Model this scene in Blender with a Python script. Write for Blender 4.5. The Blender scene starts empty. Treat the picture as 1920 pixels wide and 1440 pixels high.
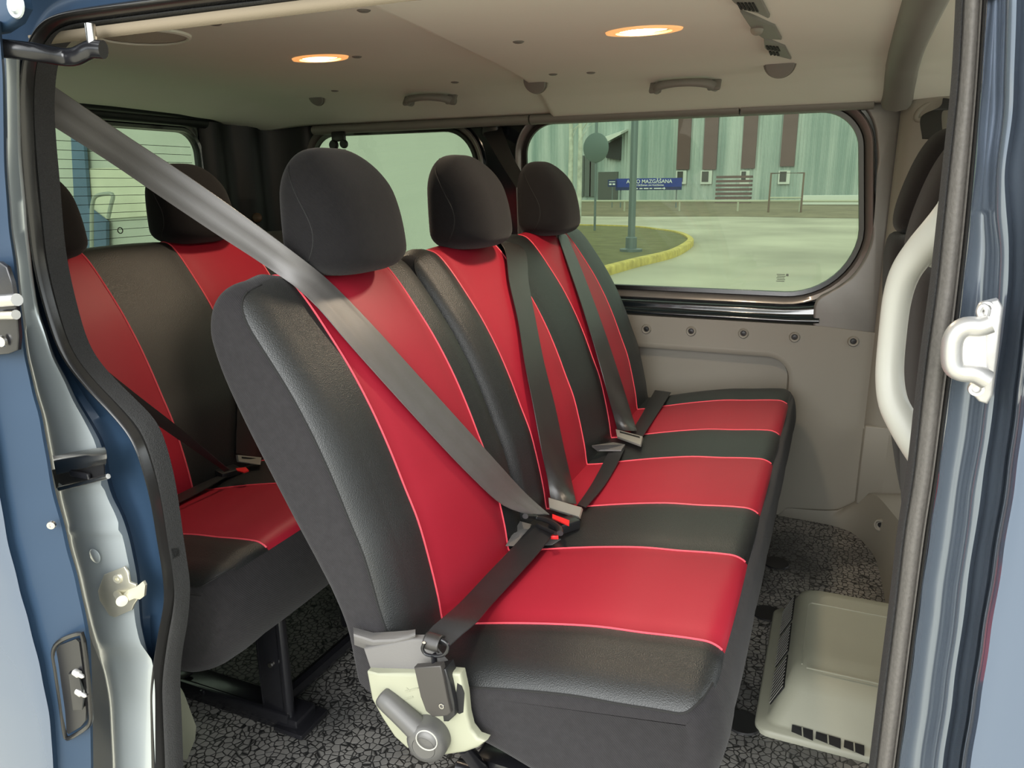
import bpy, bmesh, math, random
from math import sin, cos, pi, radians, sqrt
from mathutils import Vector, Matrix
from mathutils.geometry import interpolate_bezier

random.seed(4)
S = bpy.context.scene
COL = S.collection

# ------------------------------------------------------------ camera
F_PX, YAW, PITCH, ROLL, CAM_Z = 1400.0, radians(23.5), radians(15), radians(-0.6), 1.05
FW = Vector((-sin(YAW) * cos(PITCH), cos(YAW) * cos(PITCH), -sin(PITCH)))
R0 = Vector((cos(YAW), sin(YAW), 0)); U0 = R0.cross(FW)
RT = cos(ROLL) * R0 + sin(ROLL) * U0; UP = -sin(ROLL) * R0 + cos(ROLL) * U0
EYE = Vector((0, 0, CAM_Z))
cam_d = bpy.data.cameras.new('camera'); cam = bpy.data.objects.new('camera', cam_d); COL.objects.link(cam)
cam_d.sensor_fit = 'HORIZONTAL'; cam_d.sensor_width = 36; cam_d.lens = F_PX / 1920 * 36
cam_d.clip_start = 0.02; cam_d.clip_end = 500
cam.matrix_world = Matrix(((RT.x, UP.x, -FW.x, 0), (RT.y, UP.y, -FW.y, 0), (RT.z, UP.z, -FW.z, CAM_Z), (0, 0, 0, 1)))
S.camera = cam


def ray(px, py):
    return FW + RT * ((px - 960) / F_PX) - UP * ((py - 720) / F_PX)


def atx(px, py, x): d = ray(px, py); return EYE + d * (x / d.x)
def aty(px, py, y): d = ray(px, py); return EYE + d * (y / d.y)
def atz(px, py, z): d = ray(px, py); return EYE + d * ((z - CAM_Z) / d.z)


# ------------------------------------------------------------ world, light, exposure
W = bpy.data.worlds.new('overcast'); S.world = W; W.use_nodes = True
nt = W.node_tree; nt.nodes.clear()
out = nt.nodes.new('ShaderNodeOutputWorld'); bg = nt.nodes.new('ShaderNodeBackground')
tc = nt.nodes.new('ShaderNodeTexCoord'); sp = nt.nodes.new('ShaderNodeSeparateXYZ'); cr = nt.nodes.new('ShaderNodeValToRGB')
nt.links.new(tc.outputs['Generated'], sp.inputs[0]); nt.links.new(sp.outputs['Z'], cr.inputs[0])
cr.color_ramp.elements[0].position = 0.0; cr.color_ramp.elements[0].color = (.30, .32, .33, 1)
cr.color_ramp.elements[1].position = 0.6; cr.color_ramp.elements[1].color = (.98, 1.0, 1.0, 1)
for p_, c_ in ((.07, (.22, .25, .26, 1)), (.13, (.80, .86, .88, 1))):
    e = cr.color_ramp.elements.new(p_); e.color = c_
nt.links.new(cr.outputs[0], bg.inputs[0]); nt.links.new(bg.outputs[0], out.inputs[0])
bg.inputs[1].default_value = 1.5
sun_d = bpy.data.lights.new('sun', 'SUN'); sun_d.energy = 1.3; sun_d.angle = radians(40); sun_d.color = (1, .99, .97)
sun = bpy.data.objects.new('sun', sun_d); COL.objects.link(sun)
sun.rotation_euler = Vector((-.10, .95, -.36)).to_track_quat('-Z', 'Y').to_euler()
S.view_settings.view_transform = 'Standard'; S.view_settings.look = 'None'
S.view_settings.exposure = 1.35; S.view_settings.gamma = 1; S.view_settings.use_curve_mapping = False
S.cycles.use_denoising = True
S.cycles.max_bounces = 10; S.cycles.diffuse_bounces = 6; S.cycles.transparent_max_bounces = 16


# ------------------------------------------------------------ materials
def srgb(r, g, b):
    f = lambda c: (c / 255 / 12.92) if c / 255 <= .04045 else ((c / 255 + .055) / 1.055) ** 2.4
    return (f(r), f(g), f(b), 1)


def M(name, col, rough=.6, metal=0, bump=None, var=None, coat=0, spec=.5, sheen=0, emis=None, emis_s=0):
    """bump=(kind, scale, strength, distance)  var=(scale, amount)"""
    m = bpy.data.materials.new(name); m.use_nodes = True; n = m.node_tree.nodes; L = m.node_tree.links
    b = n['Principled BSDF']
    b.inputs['Base Color'].default_value = col; b.inputs['Roughness'].default_value = rough
    b.inputs['Metallic'].default_value = metal; b.inputs['Coat Weight'].default_value = coat
    b.inputs['Coat Roughness'].default_value = .08
    b.inputs['Specular IOR Level'].default_value = spec; b.inputs['Sheen Weight'].default_value = sheen
    if emis: b.inputs['Emission Color'].default_value = emis; b.inputs['Emission Strength'].default_value = emis_s
    t = n.new('ShaderNodeTexCoord')
    if var:
        nz = n.new('ShaderNodeTexNoise'); nz.inputs['Scale'].default_value = var[0]; nz.inputs['Detail'].default_value = 5
        L.new(t.outputs['Object'], nz.inputs['Vector'])
        mx = n.new('ShaderNodeMix'); mx.data_type = 'RGBA'
        k = var[1]; mx.inputs[6].default_value = tuple(c * (1 - k) for c in col[:3]) + (1,)
        mx.inputs[7].default_value = tuple(min(1, c * (1 + k)) for c in col[:3]) + (1,)
        L.new(nz.outputs['Fac'], mx.inputs[0]); L.new(mx.outputs[2], b.inputs['Base Color'])
    if bump:
        kind, sc, st, dist = bump
        if kind == 'noise':
            x = n.new('ShaderNodeTexNoise'); x.inputs['Scale'].default_value = sc; x.inputs['Detail'].default_value = 4; o = x.outputs['Fac']
        elif kind == 'cells':
            x = n.new('ShaderNodeTexVoronoi'); x.inputs['Scale'].default_value = sc; o = x.outputs['Distance']
        else:
            x = n.new('ShaderNodeTexWave'); x.inputs['Scale'].default_value = sc; x.bands_direction = 'DIAGONAL'; o = x.outputs['Fac']
        L.new(t.outputs['Object'], x.inputs['Vector'])
        bp = n.new('ShaderNodeBump'); bp.inputs['Strength'].default_value = st; bp.inputs['Distance'].default_value = dist
        L.new(o, bp.inputs['Height']); L.new(bp.outputs[0], b.inputs['Normal'])
    return m


RED = M('red_leatherette', (.33, .012, .028, 1), .50, bump=('noise', 400, .15, .0006), var=(6, .08), sheen=.0, spec=.35)
LEA = M('black_leather', (.013, .014, .014, 1), .44, bump=('cells', 650, .45, .0009), spec=.6)
FAB = M('charcoal_fabric', (.019, .0175, .019, 1), .92, bump=('wave', 160, .5, .0008), var=(90, .25), sheen=.08, spec=.2)
HFAB = M('headrest_fabric', (.0095, .0088, .0095, 1), .95, bump=('wave', 220, .4, .0006), var=(60, .15), sheen=.1, spec=.15)
PIP = M('piping', (.75, .08, .11, 1), .5)
BPIP = M('seam', (.006, .006, .006, 1), .8)
BELT = M('belt_webbing', (.028, .026, .025, 1), .34, bump=('wave', 260, .25, .0005), var=(25, .2), spec=.6)
BELTL = M('belt_webbing_lit', (.10, .095, .092, 1), .40, bump=('wave', 260, .25, .0005), var=(25, .12), spec=.6)  # webbing colour lightened, standing in for daylight sheen on the near strap
BELTD = M('belt_webbing_dark', (.018, .018, .019, 1), .42, bump=('wave', 260, .25, .0005), var=(40, .2), spec=.5)
STITCH = M('belt_stitching', (.16, .15, .14, 1), .6, bump=('cells', 500, .8, .001))
HEADL = M('headliner_fabric', srgb(224, 225, 213), .95, bump=('noise', 700, .2, .0008), var=(4, .04), spec=.1)
HEADL_DIM = M('headliner_edge_dimmed', srgb(126, 116, 100), .8, bump=('noise', 700, .2, .0008), spec=.1)  # headliner colour darkened at the door edge to offset strong daylight there
GPLA = M('grey_plastic', srgb(132, 128, 118), .55, bump=('noise', 500, .15, .0006), var=(5, .05), spec=.4)
DPLA = M('dark_grey_plastic', srgb(118, 116, 110), .5, var=(8, .06), spec=.4)
MPLA = M('metallic_grey_plastic', srgb(120, 118, 114), .38, .25, var=(40, .08))
CREAM = M('cream_plastic', srgb(140, 141, 122), .45, var=(9, .04), bump=('noise', 300, .08, .0005))
HANDL = M('light_grey_plastic', srgb(168, 167, 158), .42, spec=.45)
HEAT = M('olive_grey_plastic', srgb(150, 150, 134), .5, var=(7, .09), bump=('noise', 350, .15, .0006))
CUFF = M('brushed_cuff_fabric', srgb(100, 98, 96), .8, bump=('noise', 300, .3, .001))
BLK = M('black_plastic', (.012, .012, .013, 1), .35)
BMET = M('black_painted_steel', (.010, .010, .012, 1), .22, bump=('noise', 60, .15, .001), spec=.6)
DVOID = M('dark_void', (.004, .004, .004, 1), .8)
RUB = M('rubber_seal', (.016, .0155, .015, 1), .20, bump=('noise', 200, .1, .0005), spec=.55)
FRUB = M('flocked_seal', (.020, .020, .020, 1), .9, bump=('noise', 600, .9, .002), var=(500, .5))
GRUB = M('grey_flocked_seal', (.085, .078, .070, 1), .7, bump=('noise', 400, .5, .001), var=(300, .3))
CHROME = M('steel', (.62, .60, .57, 1), .25, 1, var=(30, .1))
ZINC = M('zinc_steel', (.62, .60, .50, 1), .38, .85, var=(22, .25), bump=('noise', 90, .2, .001))
STRK = M('cast_aluminium', (.55, .54, .52, 1), .40, .7, var=(24, .12), bump=('noise', 120, .25, .001))
TONG = M('belt_tongue_plastic', srgb(158, 156, 148), .4, .3)
RBTN = M('red_button', (.80, .03, .03, 1), .35)
BLKP = M('black_body_paint', (.010, .014, .017, 1), .16, coat=1)
DTRIM = M('dark_trim_plastic', (.016, .019, .020, 1), .42, spec=.35)
FRAME = M('window_flange_paint', (.20, .185, .17, 1), .3, .4, coat=.6, var=(12, .2))
SPK = M('speaker_grille', srgb(186, 181, 168), .8, bump=('cells', 400, .7, .001))


def paint(name, col, metal=.35, rough=.28, coat=1, spec=.5):
    m = M(name, col, rough, metal, coat=coat, spec=spec)
    n = m.node_tree.nodes; L = m.node_tree.links; b = n['Principled BSDF']
    t = n.new('ShaderNodeTexCoord'); v = n.new('ShaderNodeTexNoise'); v.inputs['Scale'].default_value = 9; v.inputs['Detail'].default_value = 6
    L.new(t.outputs['Object'], v.inputs['Vector'])
    mr = n.new('ShaderNodeMapRange'); mr.inputs[3].default_value = rough - .08; mr.inputs[4].default_value = rough + .12
    L.new(v.outputs['Fac'], mr.inputs[0]); L.new(mr.outputs[0], b.inputs['Roughness'])
    v2 = n.new('ShaderNodeTexNoise'); v2.inputs['Scale'].default_value = 2.2; L.new(t.outputs['Object'], v2.inputs['Vector'])
    bp = n.new('ShaderNodeBump'); bp.inputs['Strength'].default_value = .25; bp.inputs['Distance'].default_value = .01
    L.new(v2.outputs['Fac'], bp.inputs['Height']); L.new(bp.outputs[0], b.inputs['Normal'])
    return m


PAINT = paint('blue_grey_paint', (.020, .042, .078, 1), .12, .45, .12, .3)
PAINT4 = paint('body_paint_lit_front_jamb', (.15, .18, .225, 1), .6, .22)  # same body paint, lightened for the sky reflected in the right jamb
PAINT3 = paint('body_paint_lit_skin', (.075, .105, .16, 1), .4, .2)  # same body paint again, sky reflection on the outer skin put into the colour
PAINT2 = paint('body_paint_lit_jamb', (.40, .44, .45, 1), .45, .3)  # palest copy of the body paint, sky glare on the rear jamb painted in


def glass(name, tint, refl=.6):
    m = bpy.data.materials.new(name); m.use_nodes = True; n = m.node_tree.nodes; L = m.node_tree.links; n.clear()
    o = n.new('ShaderNodeOutputMaterial'); mix = n.new('ShaderNodeMixShader'); tr = n.new('ShaderNodeBsdfTransparent')
    gl = n.new('ShaderNodeBsdfGlossy'); fr = n.new('ShaderNodeFresnel'); mu = n.new('ShaderNodeMath'); mu.operation = 'MULTIPLY'; mu.inputs[1].default_value = refl
    tcn = n.new('ShaderNodeTexCoord'); nz = n.new('ShaderNodeTexNoise'); nz.inputs['Scale'].default_value = 3; nz.inputs['Detail'].default_value = 6
    df = n.new('ShaderNodeBsdfDiffuse'); df.inputs[0].default_value = (.35, .4, .36, 1); m2 = n.new('ShaderNodeMixShader')
    mr = n.new('ShaderNodeMapRange'); mr.inputs[1].default_value = .4; mr.inputs[2].default_value = .8; mr.inputs[3].default_value = .02; mr.inputs[4].default_value = .14
    tr.inputs[0].default_value = tint; gl.inputs['Roughness'].default_value = .02
    L.new(fr.outputs[0], mu.inputs[0]); L.new(mu.outputs[0], mix.inputs[0])
    L.new(tr.outputs[0], mix.inputs[1]); L.new(gl.outputs[0], mix.inputs[2])
    L.new(tcn.outputs['Object'], nz.inputs[0]); L.new(nz.outputs['Fac'], mr.inputs[0]); L.new(mr.outputs[0], m2.inputs[0])
    L.new(mix.outputs[0], m2.inputs[1]); L.new(df.outputs[0], m2.inputs[2]); L.new(m2.outputs[0], o.inputs[0])
    return m


GLASS = glass('tinted_glass', (.225, .28, .21, 1))


def floor_mat():
    m = M('ribbed_rubber_floor', (.06, .06, .06, 1), .6)
    n = m.node_tree.nodes; L = m.node_tree.links; b = n['Principled BSDF']
    t = n.new('ShaderNodeTexCoord'); v = n.new('ShaderNodeTexVoronoi'); v.feature = 'DISTANCE_TO_EDGE'; v.inputs['Scale'].default_value = 74
    v.inputs['Randomness'].default_value = .75
    L.new(t.outputs['Object'], v.inputs['Vector'])
    r = n.new('ShaderNodeValToRGB'); r.color_ramp.elements[0].position = .02; r.color_ramp.elements[0].color = (0, 0, 0, 1)
    r.color_ramp.elements[1].position = .10; r.color_ramp.elements[1].color = (1, 1, 1, 1)
    L.new(v.outputs['Distance'], r.inputs[0])
    nz = n.new('ShaderNodeTexNoise'); nz.inputs['Scale'].default_value = 4; nz.inputs['Detail'].default_value = 7; L.new(t.outputs['Object'], nz.inputs['Vector'])
    r2 = n.new('ShaderNodeValToRGB'); r2.color_ramp.elements[0].position = .35; r2.color_ramp.elements[0].color = (.075, .075, .072, 1)
    r2.color_ramp.elements[1].position = .72; r2.color_ramp.elements[1].color = (.30, .285, .26, 1)
    L.new(nz.outputs['Fac'], r2.inputs[0])
    mx = n.new('ShaderNodeMix'); mx.data_type = 'RGBA'; mx.inputs[6].default_value = (.012, .012, .012, 1)
    L.new(r.outputs[0], mx.inputs[0]); L.new(r2.outputs[0], mx.inputs[7]); L.new(mx.outputs[2], b.inputs['Base Color'])
    bp = n.new('ShaderNodeBump'); bp.inputs['Strength'].default_value = .7; bp.inputs['Distance'].default_value = .002
    L.new(r.outputs[0], bp.inputs['Height']); L.new(bp.outputs[0], b.inputs['Normal'])
    b.inputs['Roughness'].default_value = .5
    return m


FLOOR = floor_mat()


# ------------------------------------------------------------ mesh helpers
def tag(o, label=None, cat=None, group=None, kind=None):
    if label: o['label'] = label
    if cat: o['category'] = cat
    if group: o['group'] = group
    if kind: o['kind'] = kind
    return o


def link(name, me, parent=None):
    o = bpy.data.objects.new(name, me); COL.objects.link(o)
    if parent: o.parent = parent; o.matrix_parent_inverse = parent.matrix_world.inverted() if False else Matrix.Translation(-parent.location) if parent.type == 'EMPTY' else Matrix()
    return o


def thing(name, label, cat, loc=(0, 0, 0), group=None):
    o = bpy.data.objects.new(name, None); COL.objects.link(o); o.location = loc; o.empty_display_size = .05
    return tag(o, label, cat, group)


class MB:
    """collects shapes into one mesh"""
    def __init__(s): s.v = []; s.f = []; s.m = []; s.mi = 0

    def add(s, vs, fs, mi=None):
        b = len(s.v); s.v += [Vector(p) for p in vs]; s.f += [tuple(i + b for i in f) for f in fs]
        if mi is None: mi = s.mi
        s.m += [mi] * len(fs) if isinstance(mi, int) else list(mi)
        return s

    def grid(s, rows, cu=False, cv=False, mi=None):
        n = len(rows); k = len(rows[0]); fs = []
        for i in range(n - (0 if cv else 1)):
            for j in range(k - (0 if cu else 1)):
                fs.append((i * k + j, i * k + (j + 1) % k, ((i + 1) % n) * k + (j + 1) % k, ((i + 1) % n) * k + j))
        return s.add([p for r in rows for p in r], fs, mi)

    def tube(s, pts, r, seg=10, closed=False, mi=None, flat=1.0, up=None, caps=True):
        pts = [Vector(p) for p in pts]; n = len(pts); rows = []
        rr = r if hasattr(r, '__len__') else [r] * n
        nrm = None
        for i, p in enumerate(pts):
            a = pts[(i - 1) % n] if (closed or i > 0) else p; b = pts[(i + 1) % n] if (closed or i < n - 1) else p
            t = (b - a).normalized()
            if nrm is None:
                nrm = (Vector(up) if up else (Vector((0, 0, 1)) if abs(t.z) < .9 else Vector((1, 0, 0))))
            nrm = (nrm - t * nrm.dot(t)).normalized(); bi = t.cross(nrm)
            rows.append([p + nrm * (rr[i] * flat * cos(2 * pi * j / seg)) + bi * (rr[i] * sin(2 * pi * j / seg)) for j in range(seg)])
        b0 = len(s.v); s.grid(rows, True, closed, mi)
        if caps and not closed:
            s.f.append(tuple(b0 + j for j in range(seg))[::-1]); s.f.append(tuple(b0 + (n - 1) * seg + j for j in range(seg)))
            s.m += [mi if mi is not None else s.mi] * 2
        return s

    def box(s, c, size, bev=0.0, rot=None, mi=None, seg=2):
        bm = bmesh.new(); bmesh.ops.create_cube(bm, size=1)
        for v in bm.verts: v.co = Vector((v.co.x * size[0], v.co.y * size[1], v.co.z * size[2]))
        if bev: bmesh.ops.bevel(bm, geom=bm.edges[:], offset=bev, segments=seg, profile=.5, affect='EDGES')
        Rm = rot if rot else Matrix.Identity(3); c = Vector(c); bm.verts.index_update()
        s.add([c + Rm @ v.co for v in bm.verts], [tuple(v.index for v in f.verts) for f in bm.faces], mi); bm.free(); return s

    def prism(s, pts, d, mi=None, bev=0.0):
        """planar outline pts extruded by vector d"""
        pts = [Vector(p) for p in pts]; d = Vector(d); bm = bmesh.new()
        vs = [bm.verts.new(p) for p in pts]; f = bm.faces.new(vs)
        r = bmesh.ops.extrude_face_region(bm, geom=[f]); nv = [g for g in r['geom'] if isinstance(g, bmesh.types.BMVert)]
        for v in nv: v.co += d
        if bev:
            es = [e for e in bm.edges if all(v in nv for v in e.verts)]
            bmesh.ops.bevel(bm, geom=es, offset=bev, segments=3, profile=.5, affect='EDGES')
        bmesh.ops.recalc_face_normals(bm, faces=bm.faces[:]); bm.verts.index_update()
        s.add([v.co.copy() for v in bm.verts], [tuple(v.index for v in f.verts) for f in bm.faces], mi); bm.free(); return s

    def lathe(s, c, ax, prof, seg=24, mi=None):
        """prof list of (radius, height along ax)"""
        c = Vector(c); ax = Vector(ax).normalized(); u = ax.orthogonal().normalized(); w = ax.cross(u)
        rows = [[c + ax * h + (u * cos(2 * pi * j / seg) + w * sin(2 * pi * j / seg)) * max(r, 1e-5) for j in range(seg)] for r, h in prof]
        return s.grid(rows, True, False, mi)

    def build(s, name, mats, parent=None, smooth=True, sub=0, angle=40):
        me = bpy.data.meshes.new(name); o = link(name, me, parent)
        me.from_pydata([tuple(v) for v in s.v], [], s.f)
        mats = mats if isinstance(mats, (list, tuple)) else [mats]
        for m in mats: me.materials.append(m)
        for p, mi in zip(me.polygons, s.m): p.material_index = mi
        bm = bmesh.new(); bm.from_mesh(me); bmesh.ops.recalc_face_normals(bm, faces=bm.faces[:])
        if smooth:
            for f in bm.faces: f.smooth = True
            for e in bm.edges:
                if len(e.link_faces) == 2 and e.calc_face_angle(0) > radians(angle): e.smooth = False
        bm.to_mesh(me); bm.free()
        if sub: md = o.modifiers.new('sub', 'SUBSURF'); md.levels = sub; md.render_levels = sub
        return o


def struct(mb, name, mats, label=None, cat=None, **k):
    o = mb.build(name, mats, **k); o['kind'] = 'structure'
    if label: o['label'] = label; o['category'] = cat
    return o


def cr_spline(pts, n, closed=False):
    """centripetal-ish Catmull-Rom resampled to n by arc length"""
    P = [Vector(p) if len(p) == 3 else Vector((p[0], p[1], 0)) for p in pts]; k = len(P); dense = []
    segs = k if closed else k - 1
    for i in range(segs):
        p1, p2 = P[i], P[(i + 1) % k]
        p0 = P[(i - 1) % k] if (closed or i > 0) else p1 * 2 - p2
        p3 = P[(i + 2) % k] if (closed or i < k - 2) else p2 * 2 - p1
        for j in range(12):
            t = j / 12
            dense.append(.5 * ((2 * p1) + (p2 - p0) * t + (2 * p0 - 5 * p1 + 4 * p2 - p3) * t * t + (3 * p1 - p0 - 3 * p2 + p3) * t ** 3))
    dense.append(P[0] if closed else P[-1])
    L = [0]
    for a, b in zip(dense, dense[1:]): L.append(L[-1] + (b - a).length)
    T = L[-1]; res = []; j = 0
    m = n if closed else n - 1
    for i in range(n):
        d = T * i / m
        while j < len(L) - 2 and L[j + 1] < d: j += 1
        t = (d - L[j]) / max(1e-9, L[j + 1] - L[j]); res.append(dense[j].lerp(dense[j + 1], min(1, max(0, t))))
    return res


def rrect(x0, x1, z0, z1, r, seg=8):
    """r = radii (bl, br, tr, tl); ccw list of (x,z)"""
    bl, br, tr, tl = r; out_ = []
    for cx, cz, rr, a0 in ((x0 + bl, z0 + bl, bl, pi), (x1 - br, z0 + br, br, 1.5 * pi), (x1 - tr, z1 - tr, tr, 0), (x0 + tl, z1 - tl, tl, .5 * pi)):
        for i in range(seg + 1):
            a = a0 + .5 * pi * i / seg; out_.append((cx + rr * cos(a), cz + rr * sin(a)))
    return out_


def holed_plate(outer, holes, thick, mapf):
    """2D outline with holes -> MB through mapf(u,v,w)"""
    cu = bpy.data.curves.new('tmp', 'CURVE'); cu.dimensions = '2D'; cu.fill_mode = 'BOTH'; cu.extrude = thick / 2
    for lp in [outer] + holes:
        sp_ = cu.splines.new('POLY'); sp_.points.add(len(lp) - 1); sp_.use_cyclic_u = True
        for q, (a, b) in zip(sp_.points, lp): q.co = (a, b, 0, 1)
    ob = bpy.data.objects.new('tmp', cu); COL.objects.link(ob)
    dg = bpy.context.evaluated_depsgraph_get(); me = ob.evaluated_get(dg).to_mesh()
    mb = MB(); mb.add([mapf(v.co.x, v.co.y, v.co.z) for v in me.vertices], [tuple(p.vertices) for p in me.polygons])
    ob.evaluated_get(dg).to_mesh_clear(); bpy.data.objects.remove(ob); bpy.data.curves.remove(cu)
    return mb


# ============================================================ SETTING : van shell
# floor
mb = MB(); mb.box((-.35, 1.56, -.02), (3.7, 1.86, .04))
struct(mb, 'floor', FLOOR, 'black pebbled rubber floor of the van', 'floor', smooth=False)

# headliner
HP = [(.655, 1.213), (.672, 1.219), (.676, 1.233), (.70, 1.262), (.76, 1.292), (.86, 1.322), (1.0, 1.332), (1.3, 1.336), (1.7, 1.337), (1.95, 1.334), (2.1, 1.326), (2.2, 1.308), (2.28, 1.283), (2.345, 1.262)]


def headz(x, y):
    for (a, za), (b, zb) in zip(HP, HP[1:]):
        if y <= b: z = za + (zb - za) * (y - a) / (b - a); break
    else: z = HP[-1][1]
    k = max(0, min(1, (-1.82 - x) / .24)); k = k * k * (3 - 2 * k)
    z -= .055 * k * max(0, min(1, (z - 1.24) / .09))
    # step between the two headliner panels
    xe = -.72 - (y - 1.09) * .125
    s_ = max(0, min(1, (x - xe) / .012)); fade = max(0, min(1, (y - .75) / .2))
    z -= .012 * s_ * fade
    # shallow pressed swell in the front panel
    q = max(0, 1 - ((x + .42) / .32) ** 2) * max(0, min(1, (2.0 - y) / .3)) * fade
    z += .006 * q * s_
    return z


mb = MB(); rows = []
ys = [p[0] for p in cr_spline([(a, b) for a, b in HP], 60)]
ys = sorted(set([.655, .664, .672, .676, .682] + [.69 + (2.345 - .69) * i / 110 for i in range(111)]))
for iy in ys:
    xe = -.72 - (iy - 1.09) * .125
    xs = [-2.10 + i * .04 for i in range(33)]; xs = [x for x in xs if x < xe - .02] + [xe - .015, xe - .001, xe + .006, xe + .013]
    xs_r = []
    na = 36
    left = [-2.10 + (xe - .012 + 2.10) * i / na for i in range(na + 1)]
    mid = [xe, xe + .004, xe + .008, xe + .013]
    right = [xe + .02 + (1.15 - xe - .02) * i / 40 for i in range(41)]
    rows.append([Vector((x, iy, headz(x, iy))) for x in left + mid + right])
mb.grid(rows)
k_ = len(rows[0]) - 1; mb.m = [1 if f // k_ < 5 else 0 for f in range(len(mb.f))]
ceil_o = struct(mb, 'ceiling', [HEADL, HEADL_DIM], 'beige cloth roof lining pressed in two panels', 'ceiling', angle=60)
md = ceil_o.modifiers.new('t', 'SOLIDIFY'); md.thickness = .012; md.offset = 1
# outer roof skin above, keeps daylight out
mb = MB(); mb.box((-.5, 1.5, 1.41), (3.4, 2.0, .02)); 
struct(mb, 'roof', PAINT, 'blue painted steel roof above the lining', 'roof', smooth=False)

# far wall: dark painted upper body with two window openings
XF0, XF1 = -2.12, .10
W1 = rrect(-.985, .048, .722, 1.236, (.12, .19, .095, .095), 12)
# the window narrows slightly towards the top front
W1 = [(x - (.035 if x > -.2 else 0) * max(0, (z - .9)) / .33, z) for x, z in W1]
W2 = rrect(-1.845, -1.185, .74, 1.226, (.12, .12, .11, .09), 10)


def wy(z):  # upper body leans inwards
    return 2.445 - max(0, z - .7) * .06


def grow(lp, d):
    cx = sum(p[0] for p in lp) / len(lp); cz = sum(p[1] for p in lp) / len(lp); n = len(lp); res = []
    for i in range(n):
        a = Vector(lp[(i - 1) % n]); b = Vector(lp[(i + 1) % n]); t = b - a
        if t.length < 1e-6: t = Vector((1, 0))
        t.normalize(); nn = Vector((t.y, -t.x)); res.append((lp[i][0] + nn.x * d, lp[i][1] + nn.y * d))
    return res


CABW = rrect(.62, 1.10, .72, 1.2, (.06, .06, .06, .06), 4)
outer = [(XF0, .60), (1.15, .60), (1.15, 1.40), (XF0, 1.40)]
mb = holed_plate(outer, [grow(W1, .03), grow(W2, .03), CABW], .02, lambda u, v, w: Vector((u, wy(v) + .012 + w, v)))
struct(mb, 'wall_far', BLKP, 'glossy black painted far body side between the windows', 'wall', smooth=False)


def window(n, lp, label):
    pane = MB(); g = grow(lp, .012)
    pane.add([Vector((x, wy(z) + .006, z)) for x, z in g], [tuple(range(len(g)))])
    o = pane.build(f'window_{n}', GLASS, smooth=False); o['kind'] = 'structure'; o['label'] = label; o['category'] = 'window'
    # rubber, painted flange, groove as nested rings
    rings = [(0, -.002), (.002, -.010), (.014, -.012), (.018, -.004), (.020, -.008), (.025, -.016), (.037, -.020), (.041, -.014), (.044, .002), (.058, .004), (.066, .002)]
    rows = []
    for d, dy in rings:
        q = grow(lp, d); rows.append([Vector((x, wy(z) + dy, z)) for x, z in q])
    k = len(lp); fr = MB()
    fr.grid(rows[:4], True, mi=0); fr.grid(rows[3:8], True, mi=1); fr.grid(rows[7:], True, mi=2)
    f = fr.build('window_frame', [RUB, FRAME, BLKP], o)
    return o


w1 = window(1, W1, 'large tinted side window in front of the middle bench')
w2 = window(2, W2, 'smaller tinted rear side window behind the headrests')
# maker's etching on the glass: small grey blocks
mb = MB(); c = aty(1468, 522, 2.43)
for i in range(5):
    mb.box((c.x - .008 + (i % 2) * .002, wy(c.z) + .003, c.z + .010 - i * .0052), (.024, .0006, .0022))
mb.box((c.x + .011, wy(c.z) + .003, c.z + .009), (.007, .0006, .007))
mb.build('etched_mark', M('etching', (.16, .19, .15, 1), .6), w1, smooth=False)

# glossy sill below the window
mb = MB(); prof = [(2.44, .684), (2.425, .679), (2.412, .673), (2.406, .665), (2.411, .657), (2.404, .650), (2.392, .644), (2.389, .638), (2.395, .632), (2.42, .628)]
rows = []
for i in range(60):
    x = -2.0 + i * (1.965 / 59); k = max(0, (x + .16) / .19); lift = .03 * k * k
    rows.append([Vector((x, y + .002, z + lift * (1 if z > .66 else .3))) for y, z in prof])
mb.grid(rows); struct(mb, 'trim_1', BLKP, 'glossy black painted sill under the large side window', 'window sill', angle=80)

# lower grey trim with pressed recess
rec = rrect(-1.15, -.09, .15, .536, (.05, .06, .085, .05), 8)
mb = holed_plate([(-1.9, -.02), (.122, -.02), (.122, .618), (-.03, .628), (-1.9, .628)], [rec], .02, lambda u, v, w: Vector((u, 2.405 + w, v)))
rows = [[Vector((x, y, z)) for x, z in grow(rec, d)] for d, y in ((.004, 2.394), (-.004, 2.393), (-.014, 2.398), (-.022, 2.44))]
mb.grid(rows, True)
g = grow(rec, -.02); mb.add([Vector((x, 2.438, z)) for x, z in g], [tuple(range(len(g)))])
struct(mb, 'wall_far_lower', GPLA, 'grey plastic lower side panel with rounded recess', 'wall panel', angle=50)
# small round fasteners along its top
B = [(1212, 617), (1296, 621), (1394, 625), (1490, 632), (1600, 640)]
BL = ['nearest the far backrest', 'second from the far backrest', 'middle one of the row', 'second from the pillar seam', 'beside the pillar seam']
for (px, py), t_ in zip(B, BL):
    c = aty(px, py, 2.394)
    t0 = thing('trim_fastener', 'round push fastener on grey side panel, ' + t_, 'fastener', c, 'round fasteners on the side panel')
    m = MB(); m.lathe(c, (0, -1, 0), [(.0, .001), (.008, .001), (.010, .005), (.0135, .006), (.0165, .0)], 20); m.build('rim', GPLA, t0)
    m = MB(); m.lathe(c, (0, -1, 0), [(.0, .0038), (.007, .0032), (.0085, .0015)], 16); m.build('centre_pin', BLK, t0)

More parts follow.
